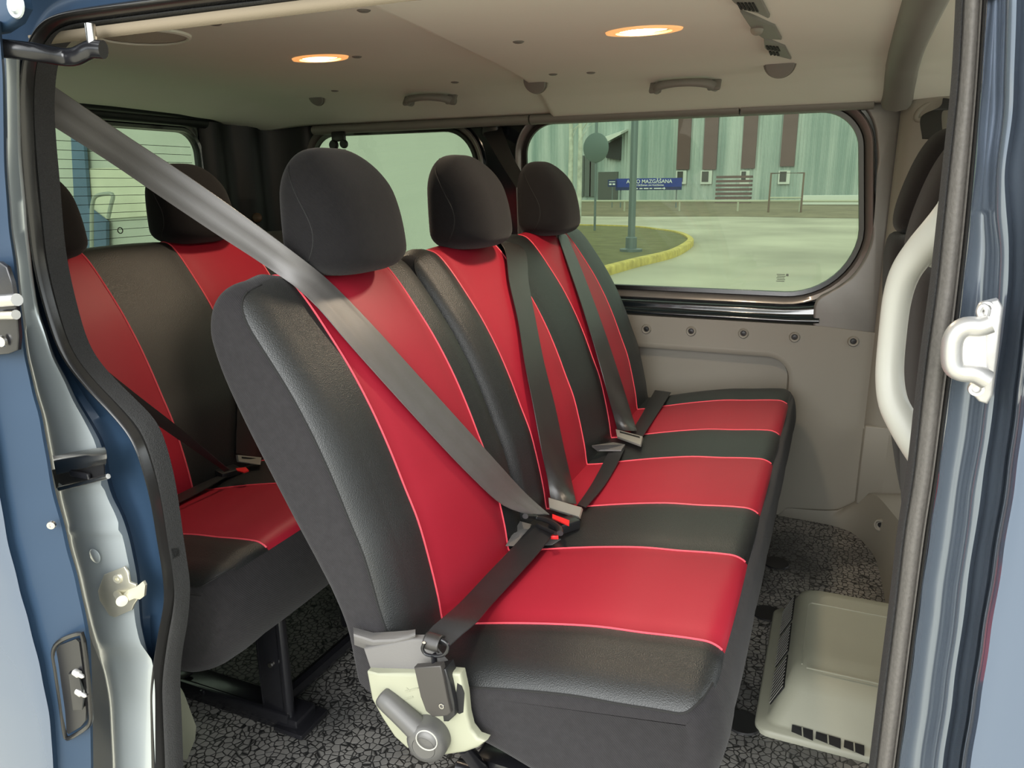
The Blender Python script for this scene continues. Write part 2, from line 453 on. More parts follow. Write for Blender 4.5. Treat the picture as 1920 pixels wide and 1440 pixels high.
# B pillar trim on the far side
pts = [(1600, 187), (1622, 205), (1638, 235), (1645, 290), (1643, 350), (1638, 420), (1627, 470), (1600, 515), (1565, 542), (1530, 563), (1525, 598), (1524, 621)]
sm = cr_spline([aty(x, y, 2.40) for x, y in pts], 40)
poly = [Vector((p.x, 2.40, p.z)) for p in sm] + [Vector((.122, 2.40, .612)), Vector((.122, 2.40, 1.262)), Vector((.02, 2.40, 1.262))]
rows = [[Vector((p.x, p.y + .03, p.z)) for p in poly], [Vector((p.x, p.y, p.z)) for p in poly]]
mb = MB(); mb.prism([p + Vector((0, .03, 0)) for p in poly], (0, -.030, 0), bev=.008)
struct(mb, 'trim_2', MPLA, 'grey pillar trim panel wrapping the front corner of the large side window', 'pillar trim', angle=50)
# forward pillar cover
mb = MB(); prof = [(.118, 2.402), (.124, 2.378), (.15, 2.362), (.20, 2.352), (.26, 2.35), (.33, 2.36), (.38, 2.40)]
rows = []
for i in range(30):
    z = .33 + i * (1.30 - .33) / 29; lean = -max(0, z - .7) * .05
    rows.append([Vector((x, y + lean, z)) for x, y in prof])
mb.grid(rows)
rows = [[Vector((x - .004 * min(1, j), y - .004, z)) for j, (x, y) in enumerate(prof)] for z in [.0 + i * .03 for i in range(11)] + [.325]]
mb.grid(rows)
struct(mb, 'trim_3', GPLA, 'broad grey pillar cover between the side window and the front seats', 'pillar trim', angle=60)
# kick plinth at its foot with floor return
fo = [aty(1455, 973, 2.40), atz(1570, 988, 0), atz(1612, 1010, 0), atz(1640, 1045, 0), atz(1652, 1090, 0), atz(1660, 1140, 0), atz(1668, 1200, 0)]
bot = cr_spline([Vector((p.x, min(p.y, 2.393), -.005)) for p in fo], 26)
tp = cr_spline([(-.05, 2.393, .03), (.10, 2.385, .06), (.14, 2.37, .12), (.17, 2.30, .15), (.22, 2.1, .16), (.27, 1.9, .16), (.30, 1.6, .16)], 26)
mb = MB(); mb.grid([bot, [a.lerp(b, .25) + Vector((-.006, -.006, .0)) for a, b in zip(bot, tp)], [a.lerp(b, .6) + Vector((-.004, -.004, .015)) for a, b in zip(bot, tp)], tp, [p + Vector((.25, .08, .01)) for p in tp]])
mb.box((.22, 2.36, .22), (.2, .02, .25), .004)
struct(mb, 'trim_4', GPLA, 'grey kick plinth curving around the front corner of the floor', 'kick trim', angle=60)
c = aty(1650, 985, 2.2)
t0 = thing('trim_screw_pocket', 'small open screw pocket low on the grey kick plinth', 'screw pocket', c)
m = MB(); m.lathe(c, (-.4, -1, .1), [(.0, -.004), (.010, -.003), (.013, .002), (.016, .002), (.018, -.006)], 20); m.build('pocket', GPLA, t0)
m = MB(); m.lathe(c, (-.4, -1, .1), [(.0, .0), (.006, .0), (.008, -.003)], 14); m.build('screw_head', BLK, t0)

# rear wall with tailgate window
RX = -2.10
W3 = rrect(.70, 2.085, .865, 1.232, (.07, .08, .07, .07), 8)
mb = holed_plate([(.60, -.02), (2.46, -.02), (2.46, 1.40), (.60, 1.40)], [W3], .02, lambda u, v, w: Vector((RX - .012 + w, u, v)))
struct(mb, 'wall_rear', DTRIM, 'black inside of the tailgate around the rear window', 'wall', smooth=False)
pane = MB(); g = grow(W3, .01); pane.add([Vector((RX - .012, y, z)) for y, z in g], [tuple(range(len(g)))])
w3 = pane.build('window_3', GLASS, smooth=False); tag(w3, 'tinted tailgate window with thin heating lines', 'window', kind='structure')
m = MB()
for i in range(13):
    z = 1.185 - i * .0262
    m.box((RX - .009, 1.39, z), (.001, 1.34, .0016))
m.build('heating_line', M('heating_wire', (.01, .01, .01, 1), .5), w3, smooth=False)
fr = MB(); rows = [[Vector((RX + dy, y, z)) for y, z in grow(W3, d)] for d, dy in ((-.001, -.006), (.004, .006), (.014, .008), (.02, .0), (.05, .004), (.07, .022), (.085, .022))]
fr.grid(rows, True); fr.build('window_frame', BLKP, w3)
m = MB(); c = atx(222, 432, RX); m.tube([c + Vector((.008, .009 * cos(a), .009 * sin(a))) for a in [2 * pi * i / 20 for i in range(20)]], .0016, 6, closed=True); m.build('nozzle_ring', BLK, w3)
# upper rear header moulding and curved corner pillars
mb = MB()
mb.tube([(RX + .03, .7 + i * .1, 1.268 - .0) for i in range(15)], .020, 10)
mb.tube([(RX + .05, .7 + i * .1, 1.30) for i in range(16)], .03, 10)
struct(mb, 'trim_5', DTRIM, 'black header moulding above the tailgate window', 'trim')
mb = MB(); rows = []
prof = [(-2.095, 2.10), (-2.06, 2.125), (-2.055, 2.17), (-2.07, 2.20), (-2.05, 2.225), (-2.02, 2.26), (-2.01, 2.30), (-2.02, 2.33), (-1.99, 2.355), (-1.95, 2.39), (-1.90, 2.405), (-1.87, 2.42), (-1.86, 2.44)]
for i in range(20): 
    z = -.0 + i * 1.32 / 19; rows.append([Vector((x, y - .02 * max(0, z - .8), z)) for x, y in prof])
mb.grid(rows); struct(mb, 'trim_6', DTRIM, 'dark ribbed corner pillar beside the tailgate window', 'corner pillar', angle=70)

CLEAR = glass('clear_cab_glass', (.82, .88, .84, 1))
CABN = rrect(.42, 1.08, .70, 1.22, (.06, .06, .06, .06), 4)
for n_, yy, lp_ in ((4, .68, CABN), (5, 2.45, CABW)):
    pane = MB(); g = grow(lp_, .01); pane.add([Vector((x, yy if n_ == 4 else wy(z) + .012, z)) for x, z in g], [tuple(range(len(g)))])
    o_ = pane.build(f'window_{n_}', CLEAR, smooth=False); tag(o_, 'front door side window, ' + ('near side' if n_ == 4 else 'far side'), 'window', kind='structure')
# near side wall behind the door opening and ahead of it
mb = MB(); mb.box((-1.56, .705, .40), (1.15, .02, 1.9)); struct(mb, 'wall_near', GPLA, 'near body side behind the door opening', 'wall', smooth=False)
mb = holed_plate([(.15, -.05), (1.15, -.05), (1.15, 1.40), (.15, 1.40)], [CABN], .02, lambda u, v, w: Vector((u, .68 + w, v)))
struct(mb, 'wall_near_front', GPLA, 'near body side ahead of the door opening', 'wall', smooth=False)

# roof rail trim on far side
mb = MB()
for (a, b) in ((-1.80, -.95), (-.945, -.30), (-.295, .05)):
    n = 14; P = []
    for i in range(n):
        x = a + (b - a) * i / (n - 1); P.append((x, 2.352, 1.247 + .004 * cos(x)))
    mb.tube(P, .019, 12, flat=.85)
struct(mb, 'trim_7', DPLA, 'grey roof rail moulding above the side windows', 'roof rail')
# cross bar
mb = MB(); rows = []
cs = [(.052, .70, 1.245), (.052, .85, 1.30), (.054, 1.1, 1.322), (.056, 1.5, 1.325), (.060, 1.9, 1.320), (.064, 2.12, 1.304), (.068, 2.24, 1.278), (.070, 2.31, 1.254), (.070, 2.335, 1.240)]
CP = cr_spline(cs, 40)
for i_, p in enumerate(CP):
    w = .068; t_ = (CP[min(39, i_ + 1)] - CP[max(0, i_ - 1)]).normalized(); nn = Vector((0, t_.z, -t_.y)); nn = nn if nn.z < 0 else -nn
    rows.append([p + Vector((a, 0, 0)) + nn * b for a, b in ((-.004, -.012), (0, .004), (.008, .012), (w * .5, .018), (w - .008, .012), (w, .002), (w + .004, -.012))])
mb.grid(rows); struct(mb, 'trim_8', DPLA, 'grey moulded roof cross bar in front of the headliner', 'roof cross bar', angle=60)
c = Vector((.095, 2.24, 1.285)); m = MB(); m.box(c, (.035, .006, .006), .002); m.build('clip_slot', GPLA, bpy.data.objects['trim_8'])

# cab beyond
mb = MB(); mb.box((1.16, 1.55, .33), (.03, 1.8, .7)); struct(mb, 'wall_front', DPLA, 'grey bulkhead of the dashboard', 'wall', smooth=False)

# ============================================================ SETTING : door opening and near body
# traced outlines of the opening, each set at its own depth
LIP = [(334, 1760), (334, 1600), (332, 1440), (328, 1340), (326, 1275), (331, 1222), (339, 1177), (344, 1110), (338, 1060), (331, 1015), (322, 949), (309, 880), (284, 803), (240, 753), (190, 703), (153, 650), (128, 570), (110, 487), (102, 420), (96, 345), (89, 270), (85, 200), (88, 140), (97, 103), (115, 76), (142, 60), (193, 50), (383, 27), (617, 0), (900, -34), (1200, -70), (1500, -110), (1660, -128), (1740, -128), (1782, -100), (1796, -50), (1795, 0), (1787, 150), (1773, 283), (1757, 433), (1745, 540), (1730, 647), (1717, 753), (1702, 890), (1685, 994), (1670, 1125), (1658, 1219), (1644, 1331), (1631, 1440), (1612, 1600), (1594, 1760)]
MID = [(312, 1760), (312, 1600), (310, 1440), (306, 1340), (305, 1275), (316, 1192), (324, 1150), (330, 1110), (326, 1060), (317, 1005), (307, 940), (293, 880), (270, 815), (232, 765), (182, 712), (140, 655), (112, 575), (92, 490), (84, 420), (76, 345), (71, 270), (69, 200), (72, 140), (82, 95), (101, 64), (130, 47), (187, 38), (380, 13), (615, -14), (900, -48), (1200, -84), (1500, -124), (1662, -143), (1746, -142), (1792, -110), (1808, -55), (1806, 0), (1798, 150), (1784, 283), (1768, 433), (1757, 540), (1742, 647), (1729, 753), (1714, 890), (1697, 994), (1682, 1125), (1670, 1219), (1656, 1331), (1643, 1440), (1625, 1600), (1607, 1760)]
OUT = [(291, 1760), (291, 1600), (290, 1440), (290, 1340), (291, 1275), (303, 1192), (312, 1150), (317, 1110), (313, 1060), (304, 1005), (294, 945), (279, 885), (257, 825), (220, 778), (168, 724), (122, 662), (93, 578), (72, 495), (61, 420), (52, 345), (46, 270), (44, 200), (50, 130), (64, 78), (88, 40), (122, 22), (183, 10), (377, -16), (613, -42), (900, -76), (1200, -112), (1500, -152), (1668, -172), (1760, -168), (1820, -130), (1852, -60), (1850, 0), (1842, 130), (1832, 267), (1817, 433), (1805, 540), (1791, 660), (1778, 753), (1760, 890), (1744, 994), (1726, 1125), (1714, 1219), (1700, 1331), (1685, 1440), (1664, 1600), (1644, 1760)]
NL = 340
KEYS = list(range(len(LIP)))


def trace(px, y):
    """arc-length free resample: same parameter for the three outlines"""
    P = [aty(a, b, y) for a, b in px]; res = []
    k = len(P)
    for i in range(NL):
        t = (k - 1) * i / (NL - 1); j = min(int(t), k - 2); u = t - j
        p1, p2 = P[j], P[j + 1]; p0 = P[j - 1] if j else p1 * 2 - p2; p3 = P[j + 2] if j < k - 2 else p2 * 2 - p1
        res.append(.5 * ((2 * p1) + (p2 - p0) * u + (2 * p0 - 5 * p1 + 4 * p2 - p3) * u * u + (3 * p1 - p0 - 3 * p2 + p3) * u ** 3))
    return res


def smooth_loop(P, it=4):
    for _ in range(it):
        P = [P[0]] + [(P[i - 1] + P[i] * 2 + P[i + 1]) / 4 for i in range(1, len(P) - 1)] + [P[-1]]
    return P


Llip = smooth_loop(trace(LIP, .662)); Lmid = smooth_loop(trace(MID, .652)); Lout = smooth_loop(trace(OUT, .645))


def bulged(A, B, bulge, n=8, tail=.012):
    rows = []
    for i in range(n + 1):
        t = i / n; rows.append([a.lerp(b, t) + Vector((0, -bulge * sin(pi * t), 0)) for a, b in zip(A, B)])
    rows.insert(0, [a + Vector((0, tail, 0)) for a in A]); rows.append([b + Vector((0, tail, 0)) for b in B])
    return rows


seal = thing('door_seal', 'black rubber seal running around the sliding door opening', 'door seal', Llip[0])
m = MB(); m.grid(bulged(Llip, Lmid, .008)); m.build('flocked_lip', FRUB, seal, angle=80)
# shiny bulb on the left and top, broad grey band on the right
ir = int(NL * 34 / (len(LIP) - 1))
m = MB(); m.grid(bulged(Lmid[:ir], Lout[:ir], .014)); m.build('rubber_bulb', RUB, seal, angle=80)
m = MB(); a_, b_ = Lmid[ir - 1:], Lout[ir - 1:]
q1 = [a.lerp(b, .70) for a, b in zip(a_, b_)]; q2 = [a.lerp(b, .82) for a, b in zip(a_, b_)]
m.grid(bulged(a_, q1, .006), mi=0); m.grid(bulged(q1, q2, .003), mi=0); m.grid(bulged(q2, b_, .005), mi=1)
m.build('grey_band', [GRUB, RUB], seal, angle=80)


def curve_by_rows(table, ys):
    """table of (py, px) -> px at each py, smooth"""
    table = sorted(table); res = []
    for y in ys:
        for (a, xa), (b, xb) in zip(table, table[1:]):
            if y <= b: break
        t = max(0, min(1, (y - a) / (b - a))); t = t * t * (3 - 2 * t) * .5 + t * .5; res.append(xa + (xb - xa) * t)
    for _ in range(3): res = [res[0]] + [(res[i - 1] + 2 * res[i] + res[i + 1]) / 4 for i in range(1, len(res) - 1)] + [res[-1]]
    return res


# left jamb: painted channel beside the seal, pale raised face, outer flange
yl = [80 + i * 12 for i in range(141)]
seal_x = curve_by_rows([(p[1], p[0]) for p in OUT[:24]], yl)
chan_x = curve_by_rows([(40, 40), (150, 38), (270, 40), (420, 52), (500, 60), (570, 70), (653, 96), (740, 138), (800, 172), (833, 192), (880, 196), (930, 208), (967, 230), (1024, 246), (1087, 258), (1162, 262), (1207, 272), (1252, 285), (1300, 288), (1440, 288), (1780, 290)], yl)
silv_x = curve_by_rows([(40, 5), (150, 10), (300, 12), (420, 20), (503, 33), (653, 50), (730, 66), (787, 83), (900, 100), (919, 108), (1012, 128), (1095, 150), (1162, 165), (1200, 176), (1260, 200), (1320, 210), (1440, 215), (1780, 218)], yl)
out_x = [min(s - 60, 40) if y < 1000 else s - 75 for s, y in zip(silv_x, yl)]
R_ = lambda xs, y, d=0: [aty(x + d, yy, y) for x, yy in zip(xs, yl)]
mix = lambda A, B, t: [a + (b - a) * t for a, b in zip(A, B)]
rows = [R_(seal_x, .672, 8), R_(seal_x, .652, -1), R_(mix(seal_x, chan_x, .15), .660), R_(mix(seal_x, chan_x, .6), .664), R_(mix(seal_x, chan_x, .9), .656), R_(chan_x, .640),
        R_(mix(chan_x, silv_x, .10), .628), R_(mix(chan_x, silv_x, .25), .625), R_(mix(chan_x, silv_x, .6), .622), R_(mix(chan_x, silv_x, .9), .618), R_(silv_x, .625), R_(silv_x, .66, -8)]
# pressed dip in the pale face under the upper latch area
for r_i, r in enumerate(rows[6:10]):
    for i, yy in enumerate(yl):
        if 1205 < yy: 
            k = min(1, (yy - 1205) / 40); r[i] = r[i] + Vector((0, .010 * k, 0))
        if 985 < yy < 1000 or 905 < yy < 915: r[i] = r[i] + Vector((0, -.003, 0))
mb = MB(); mb.grid(rows[:6], mi=0); mb.grid(rows[5:], mi=1)
lastrow = R_(out_x, .665)
mb.grid([R_(silv_x, .645, -2), lastrow], mi=0)
struct(mb, 'trim_9', [PAINT, PAINT2], 'blue grey painted rear door jamb left of the seal', 'door jamb', angle=60)

# top band above seal and the body corner at upper left
i0, i1 = int(NL * 20 / (len(LIP) - 1)), int(NL * 36 / (len(LIP) - 1))
A = Lout[i0:i1]
def offs(A, dx, dz, y): return [Vector((p.x + dx, y, p.z + dz)) for p in A]
mb = MB(); n_ = len(A)
def band(d, y):
    r = []
    for i, p in enumerate(A):
        a = A[max(0, i - 1)]; b = A[min(n_ - 1, i + 1)]; t = (b - a); t.y = 0; t.normalize(); nn = Vector((-t.z, 0, t.x))
        if nn.z < -.2: nn = -nn
        r.append(Vector((p.x + nn.x * d, y, p.z + nn.z * d)))
    return r
mb.grid([band(-.003, .67), band(0, .645), band(.008, .652), band(.018, .652), band(.030, .638), band(.045, .632), band(.06, .615), band(.075, .60), band(.12, .60), band(.14, .62)])
struct(mb, 'trim_10', PAINT, 'blue painted body edge above the door opening', 'body edge', angle=60)

# right pillar
yr = [-160 + i * 12 for i in range(161)]
rs = curve_by_rows([(p[1], p[0]) for p in OUT[35:]] + [(-160, 1858)], yr)
ridge = curve_by_rows([(-160, 1897), (0, 1885), (200, 1880), (330, 1866), (400, 1864), (470, 1872), (560, 1868), (700, 1850), (800, 1838), (940, 1815), (1150, 1788), (1300, 1768), (1440, 1748), (1780, 1715)], yr)
dip = curve_by_rows([(-160, 1925), (0, 1915), (200, 1908), (330, 1890), (440, 1900), (520, 1900), (600, 1892), (750, 1872), (900, 1852), (1100, 1822), (1300, 1795), (1440, 1775), (1780, 1735)], yr)
edge = curve_by_rows([(-160, 1990), (0, 1975), (300, 1955), (500, 1938), (650, 1920), (760, 1908), (900, 1890), (1050, 1866), (1200, 1842), (1320, 1824), (1440, 1805), (1780, 1757)], yr)
Q = lambda xs, y, d=0: [aty(x + d, yy, y) for x, yy in zip(xs, yr)]
rows = [Q(rs, .672, -8), Q(rs, .652, 1), Q(mix(rs, ridge, .12), .657), Q(mix(rs, ridge, .45), .661), Q(mix(rs, ridge, .75), .658), Q(mix(rs, ridge, .9), .648), Q(ridge, .632), Q(mix(ridge, dip, .25), .620), Q(mix(ridge, dip, .7), .618),
        Q(dip, .626), Q(mix(dip, edge, .25), .618), Q(mix(dip, edge, .5), .606), Q(mix(dip, edge, .72), .588), Q(mix(dip, edge, .85), .592), Q(edge, .584, -3), Q(edge, .572), Q(edge, .568, 6)]
mb = MB(); mb.grid(rows)
struct(mb, 'trim_11', PAINT4, 'blue grey painted front door jamb right of the seal', 'door jamb', angle=70)
# outer skin of the body further right
rows = [Q(edge, .570, 4), Q(edge, .562, 14), Q(edge, .560, 40), Q(edge, .565, 150), Q(edge, .585, 420)]
mb = MB(); mb.grid(rows); struct(mb, 'wall_outer_front', PAINT3, 'blue painted outer body skin at the right edge', 'body panel', angle=60)
mb = holed_plate([(.33, -.30), (1.20, -.30), (1.20, 1.30), (.33, 1.30)], [CABN], .03, lambda u, v, w: Vector((u, .605 + w, v)))
struct(mb, 'wall_outer_door', PAINT3, 'blue painted front door around its side window', 'body panel', smooth=False)
mb = MB(); mb.box((.10, .615, 1.36), (2.2, .05, .16), .02, seg=4); struct(mb, 'trim_15', PAINT3, 'blue painted roof edge above the doors', 'roof edge')
# sill
mb = MB(); mb.box((-.40, .61, -.07), (1.5, .12, .12), .02, seg=4); struct(mb, 'trim_12', PAINT, 'blue painted door sill below the opening', 'door sill')

# striker on the right pillar
st = thing('door_striker', 'cast silver striker bracket screwed to the right pillar', 'striker', aty(1830, 650, .62))
Z = lambda L_, y: [aty(a, b, y) for a, b in L_]
m = MB(); m.prism(Z([(1836, 566), (1868, 558), (1877, 572), (1868, 650), (1858, 735), (1848, 752), (1832, 747), (1818, 732), (1826, 690), (1826, 640), (1834, 590)], .612), (0, -.010, 0), bev=.002); m.build('base_plate', STRK, st)
m = MB(); m.tube(cr_spline(Z([(1856, 606), (1838, 612), (1812, 612), (1795, 622), (1786, 640), (1784, 668), (1788, 688), (1802, 697), (1828, 700), (1850, 712)], .592), 40), .0068, 12, flat=1.5, up=(0, -1, 0)); m.build('loop', STRK, st)
m = MB(); m.prism(Z([(1796, 618), (1846, 614), (1848, 700), (1794, 692)], .600), (0, -.004, 0)); m.build('web', STRK, st)
m = MB(); m.tube(cr_spline(Z([(1842, 598), (1836, 584), (1843, 574), (1851, 581), (1849, 592)], .595), 20), .0022, 8); m.build('hook', STRK, st)
for a, b in ((1848, 578), (1830, 728)):
    c = aty(a, b, .600); m = MB(); m.lathe(c, (0, -1, 0), [(.0, .0), (.0025, .0), (.003, .003), (.005, .003), (.0055, .0)], 18); m.build('screw', STRK, st)

# ============================================================ sliding door, slid back
sd = thing('sliding_door', 'blue sliding door slid back, its leading edge at the far left', 'sliding door', aty(150, 1440, .56))
yd = [40 + i * 12 for i in range(145)]
inner = curve_by_rows([(40, 2), (150, 10), (300, 12), (420, 20), (503, 32), (653, 48), (730, 64), (787, 81), (900, 99), (1012, 127), (1095, 149), (1162, 163), (1200, 170), (1300, 173), (1440, 175), (1780, 175)], yd)
skin = curve_by_rows([(40, -70), (300, -66), (600, -45), (750, -25), (900, -2), (1000, 14), (1100, 38), (1170, 58), (1260, 80), (1350, 97), (1440, 103), (1780, 108)], yd)
D_ = lambda xs, y, d=0: [aty(x + d, yy, y) for x, yy in zip(xs, yd)]
mb = MB(); rows = [D_(inner, .61, -10), D_(inner, .575, -2), D_(inner, .570), D_(mix(inner, skin, .06), .566), D_(mix(inner, skin, .5), .557), D_(mix(inner, skin, .92), .546), D_(skin, .540), D_(skin, .536, -3)]
mb.grid(rows, mi=0)
last = rows[-1]; mb.grid([last, [p + Vector((-.02, -.006, 0)) for p in last], [p + Vector((-.25, -.016, 0)) for p in last], [p + Vector((-.8, -.02, 0)) for p in last]], mi=1)
mb.build('door_shell', [PAINT, PAINT3], sd, angle=50)
# contact plate with two pins
plo = [(100, 1222), (112, 1202), (148, 1188), (156, 1198), (164, 1260), (170, 1330), (170, 1352), (160, 1366), (130, 1384), (122, 1378), (112, 1310), (104, 1255)]
m = MB(); m.tube(cr_spline([aty(a, b, .552) for a, b in plo], 60, True), .0030, 8, closed=True); m.build('gasket', RUB, sd)
m = MB(); m.prism([aty(a, b, .556) for a, b in [(106, 1222), (115, 1208), (146, 1196), (152, 1202), (160, 1262), (165, 1330), (164, 1348), (155, 1360), (132, 1374), (127, 1368), (117, 1310), (109, 1255)]], (0, -.003, 0)); cp = m.build('contact_plate', BLK, sd)
m = MB(); m.prism([aty(a, b, .553) for a, b in [(132, 1258), (150, 1254), (160, 1300), (158, 1325), (140, 1326), (136, 1295)]], (.004, -.006, 0), bev=.001); m.build('contact_block', BLK, cp)
for a, b in ((150, 1262), (155, 1298)):
    c = aty(a - 6, b, .548); m = MB(); m.lathe(c, Vector((1, -.10, -.08)), [(.0045, -.004), (.0048, .004), (.004, .005), (.003, .006), (.0028, .012), (.001, .015), (.0, .015)], 14); m.build('contact_pin', STRK, cp)
m = MB(); c = aty(97, 984, .555); m.lathe(c, (.6, -1, 0), [(.0, .001), (.0018, .0012), (.0022, .003), (.0048, .0028), (.0058, .0)], 18); m.build('screw', CHROME, sd)
# black centre bracket
m = MB(); m.prism([aty(a, b, .545) for a, b in [(-30, 488), (6, 490), (20, 500), (30, 530), (38, 580), (42, 630), (40, 655), (24, 662), (-30, 668)]], (0, -.005, 0), bev=.0015); br = m.build('centre_bracket', BMET, sd)
m = MB(); m.tube([aty(a, b, .532) for a, b in ((-20, 566), (32, 562))], .007, 12); m.tube([aty(a, b, .534) for a, b in ((-20, 592), (30, 590))], .0055, 12); m.lathe(aty(4, 640, .536), (.3, -1, 0), [(.0, .003), (.006, .003), (.007, 0)], 14); m.build('hinge_barrel', CHROME, br)
# upper guide arm with roller pin
P = [aty(0, 90, .58), aty(60, 97, .60), aty(115, 106, .625), aty(140, 106, .630), aty(158, 98, .632), aty(172, 92, .634), aty(194, 93, .636)]
m = MB(); m.tube(cr_spline(P, 36), .0072, 14, flat=1.35); m.build('guide_arm', BMET, sd)
c = aty(175, 93, .634); m = MB(); m.tube([c, c + Vector((0, .0, .026))], .0055, 14); m.build('roller_pin', CHROME, sd)
# body corner fitting at the top left
mb = MB(); mb.prism([aty(a, b, .585) for a, b in [(-40, -60), (20, -40), (58, 0), (62, 18), (48, 44), (20, 62), (-40, 72)]], (0, -.012, 0), bev=.005)
struct(mb, 'trim_13', PAINT, 'pressed painted corner above the guide arm', 'body corner', angle=50)
c = aty(30, 10, .572); t0 = thing('body_plug', 'small round body plug at the top left corner', 'plug', c)
m = MB(); m.lathe(c, (0, -1, 0), [(.0, .002), (.006, .003), (.009, .001), (.012, .0015), (.013, 0)], 20); m.build('plug_disc', PAINT2, t0)

# centre rail end on the jamb
rl = thing('door_rail', 'end of the steel slide rail let into the rear jamb', 'rail', aty(150, 880, .61))
m = MB(); e1 = [(98, 853), (100, 860), (101, 868), (103, 878), (106, 890), (107, 893)]; e2 = [(196, 838), (199, 845), (200, 852), (200, 860), (199, 868), (198, 872)]; dy = [.622, .613, .608, .607, .611, .622]
m.grid([[aty(a[0] + (b[0] - a[0]) * t / 8, a[1] + (b[1] - a[1]) * t / 8, y) for t in range(9)] for a, b, y in zip(e1, e2, dy)]); m.build('upper_flange', CHROME, rl)
m = MB(); m.prism([aty(a, b, .618) for a, b in [(100, 880), (196, 862), (198, 892), (108, 915)]], (0, -.002, 0)); m.build('rail_web', BLK, rl)
m = MB(); m.tube([aty(a, b, .611) for a, b in ((112, 916), (150, 907), (203, 893))], .0034, 12); m.build('lower_flange', CHROME, rl)
m = MB(); m.box(aty(150, 890, .611), (.035, .006, .008), .002); m.build('rail_stop', BMET, rl)

# latch catch on the jamb
ct = thing('latch_catch', 'yellowish zinc latch catch with hooked arm on the rear jamb', 'latch catch', aty(228, 1110, .61))
m = MB(); m.prism([aty(a, b, .618) for a, b in [(198, 1076), (236, 1061), (243, 1072), (246, 1090), (258, 1094), (262, 1120), (254, 1132), (250, 1142), (218, 1156), (208, 1152), (190, 1124), (187, 1106)]], (0, -.003, 0), bev=.001); m.build('catch_plate', ZINC, ct)
m = MB(); c = aty(221, 1085, .614); m.lathe(c, (.2, -1, 0), [(.0, -.001), (.0025, -.001), (.003, .002), (.006, .002), (.007, 0)], 20); m.build('screw', ZINC, ct)
m = MB(); c = aty(219, 1113, .614); e = aty(228, 1126, .595); m.tube([c, e], .0045, 12); m.lathe(e, (e - c), [(.0045, -.001), (.0072, .0), (.0072, .003), (.0, .0035)], 18); m.build('catch_pin', ZINC, ct)
m = MB(); m.prism([aty(a, b, .600) for a, b in [(232, 1114), (240, 1106), (256, 1100), (268, 1090), (272, 1098), (270, 1118), (262, 1124), (252, 1122), (238, 1128)]], (0, .004, 0), bev=.001); m.build('hook_arm', ZINC, ct)
mb = MB(); c = aty(177, 1043, .617); mb.lathe(c, (0, -1, 0), [(.0, .0005), (.009, .0004), (.0105, -.0008)], 20)
o = mb.build('jamb_plug', PAINT2); tag(o, 'painted over round plug on the jamb above the latch catch', 'plug')

# wheel arch trim, near side rear
pts = [(300, 1240), (326, 1268), (345, 1300), (368, 1362), (366, 1385), (345, 1440), (300, 1500)]
mb = MB(); a_ = [aty(a, b, .84) for a, b in pts]; mb.grid([[p + Vector((-.25, -.15, 0)) for p in a_], [p + Vector((-.05, -.03, 0)) for p in a_], a_, [p + Vector((-.05, .02, 0)) for p in a_]])
struct(mb, 'trim_14', CREAM, 'cream moulded corner of the rear step trim behind the seal', 'step trim', angle=60)

# ============================================================ roof fittings
def on_ceiling(px, py, z=1.33):
    d = ray(px, py)
    for i in range(1200):
        p = EYE + d * (.7 + i * .002)
        if p.y > .70 and p.z >= headz(p.x, min(2.34, p.y)): return p
    return p


LAMPG = M('lamp_lens', (1, .55, .2, 1), .3, emis=(1.0, .50, .16, 1), emis_s=9)
LAMPB = M('lamp_bulb', (1, .9, .7, 1), .3, emis=(1.0, .78, .45, 1), emis_s=45)
LAMPT = M('lamp_housing', srgb(170, 155, 135), .4, emis=(1, .42, .12, 1), emis_s=.35)
for (px, py, t_) in ((600, 108, 'lit amber roof lamp above the near headrest'), (1207, 56, 'lit amber roof lamp further forward, below the vent console')):
    c = on_ceiling(px, py); L0 = thing('roof_lamp', t_, 'lamp', c, 'lit roof lamps')
    hl = []
    for k_, (r1, r2, dz) in enumerate(((.098, .044, .002), (.094, .041, -.004), (.070, .034, -.0045), (.066, .031, .004))):
        hl.append([c + Vector((r2 * cos(a) * (.8 + .2 * abs(cos(a))), r1 * sin(a) * .78, dz)) for a in [2 * pi * i / 40 for i in range(40)]])
    hl = [[Vector((c.x + (p.y - c.y), c.y + (p.x - c.x), p.z)) for p in r] for r in hl]
    m = MB(); m.grid(hl, True); m.build('housing', LAMPT, L0)
    rows = []
    for s_, dz in ((1, .004), (.9, -.0005), (.6, -.002), (.3, -.003), (.01, -.003)):
        rows.append([Vector((c.x + .053 * s_ * cos(a), c.y + .027 * s_ * sin(a), c.z + dz)) for a in [2 * pi * i / 40 for i in range(40)]])
    m = MB(); m.grid(rows, True); ln = m.build('lens', LAMPG, L0)
    m = MB(); rows = [[Vector((c.x - .006 + .032 * s_ * cos(a), c.y + .018 * s_ * sin(a), c.z + dz - .0035)) for a in [2 * pi * i / 24 for i in range(24)]] for s_, dz in ((1, .002), (.8, -.001), (.4, -.0015), (.01, -.0015))]
    m.grid(rows, True); m.build('bright_window', LAMPB, ln)
    ld = bpy.data.lights.new('lamp_light', 'AREA'); ld.shape = 'RECTANGLE'; ld.size = .08; ld.size_y = .045; ld.energy = .7 if px < 900 else 1.6; ld.color = (1, .82, .62)
    lo = bpy.data.objects.new('lamp_light', ld); COL.objects.link(lo); lo.parent = L0; lo.location = (0, 0, -.014)

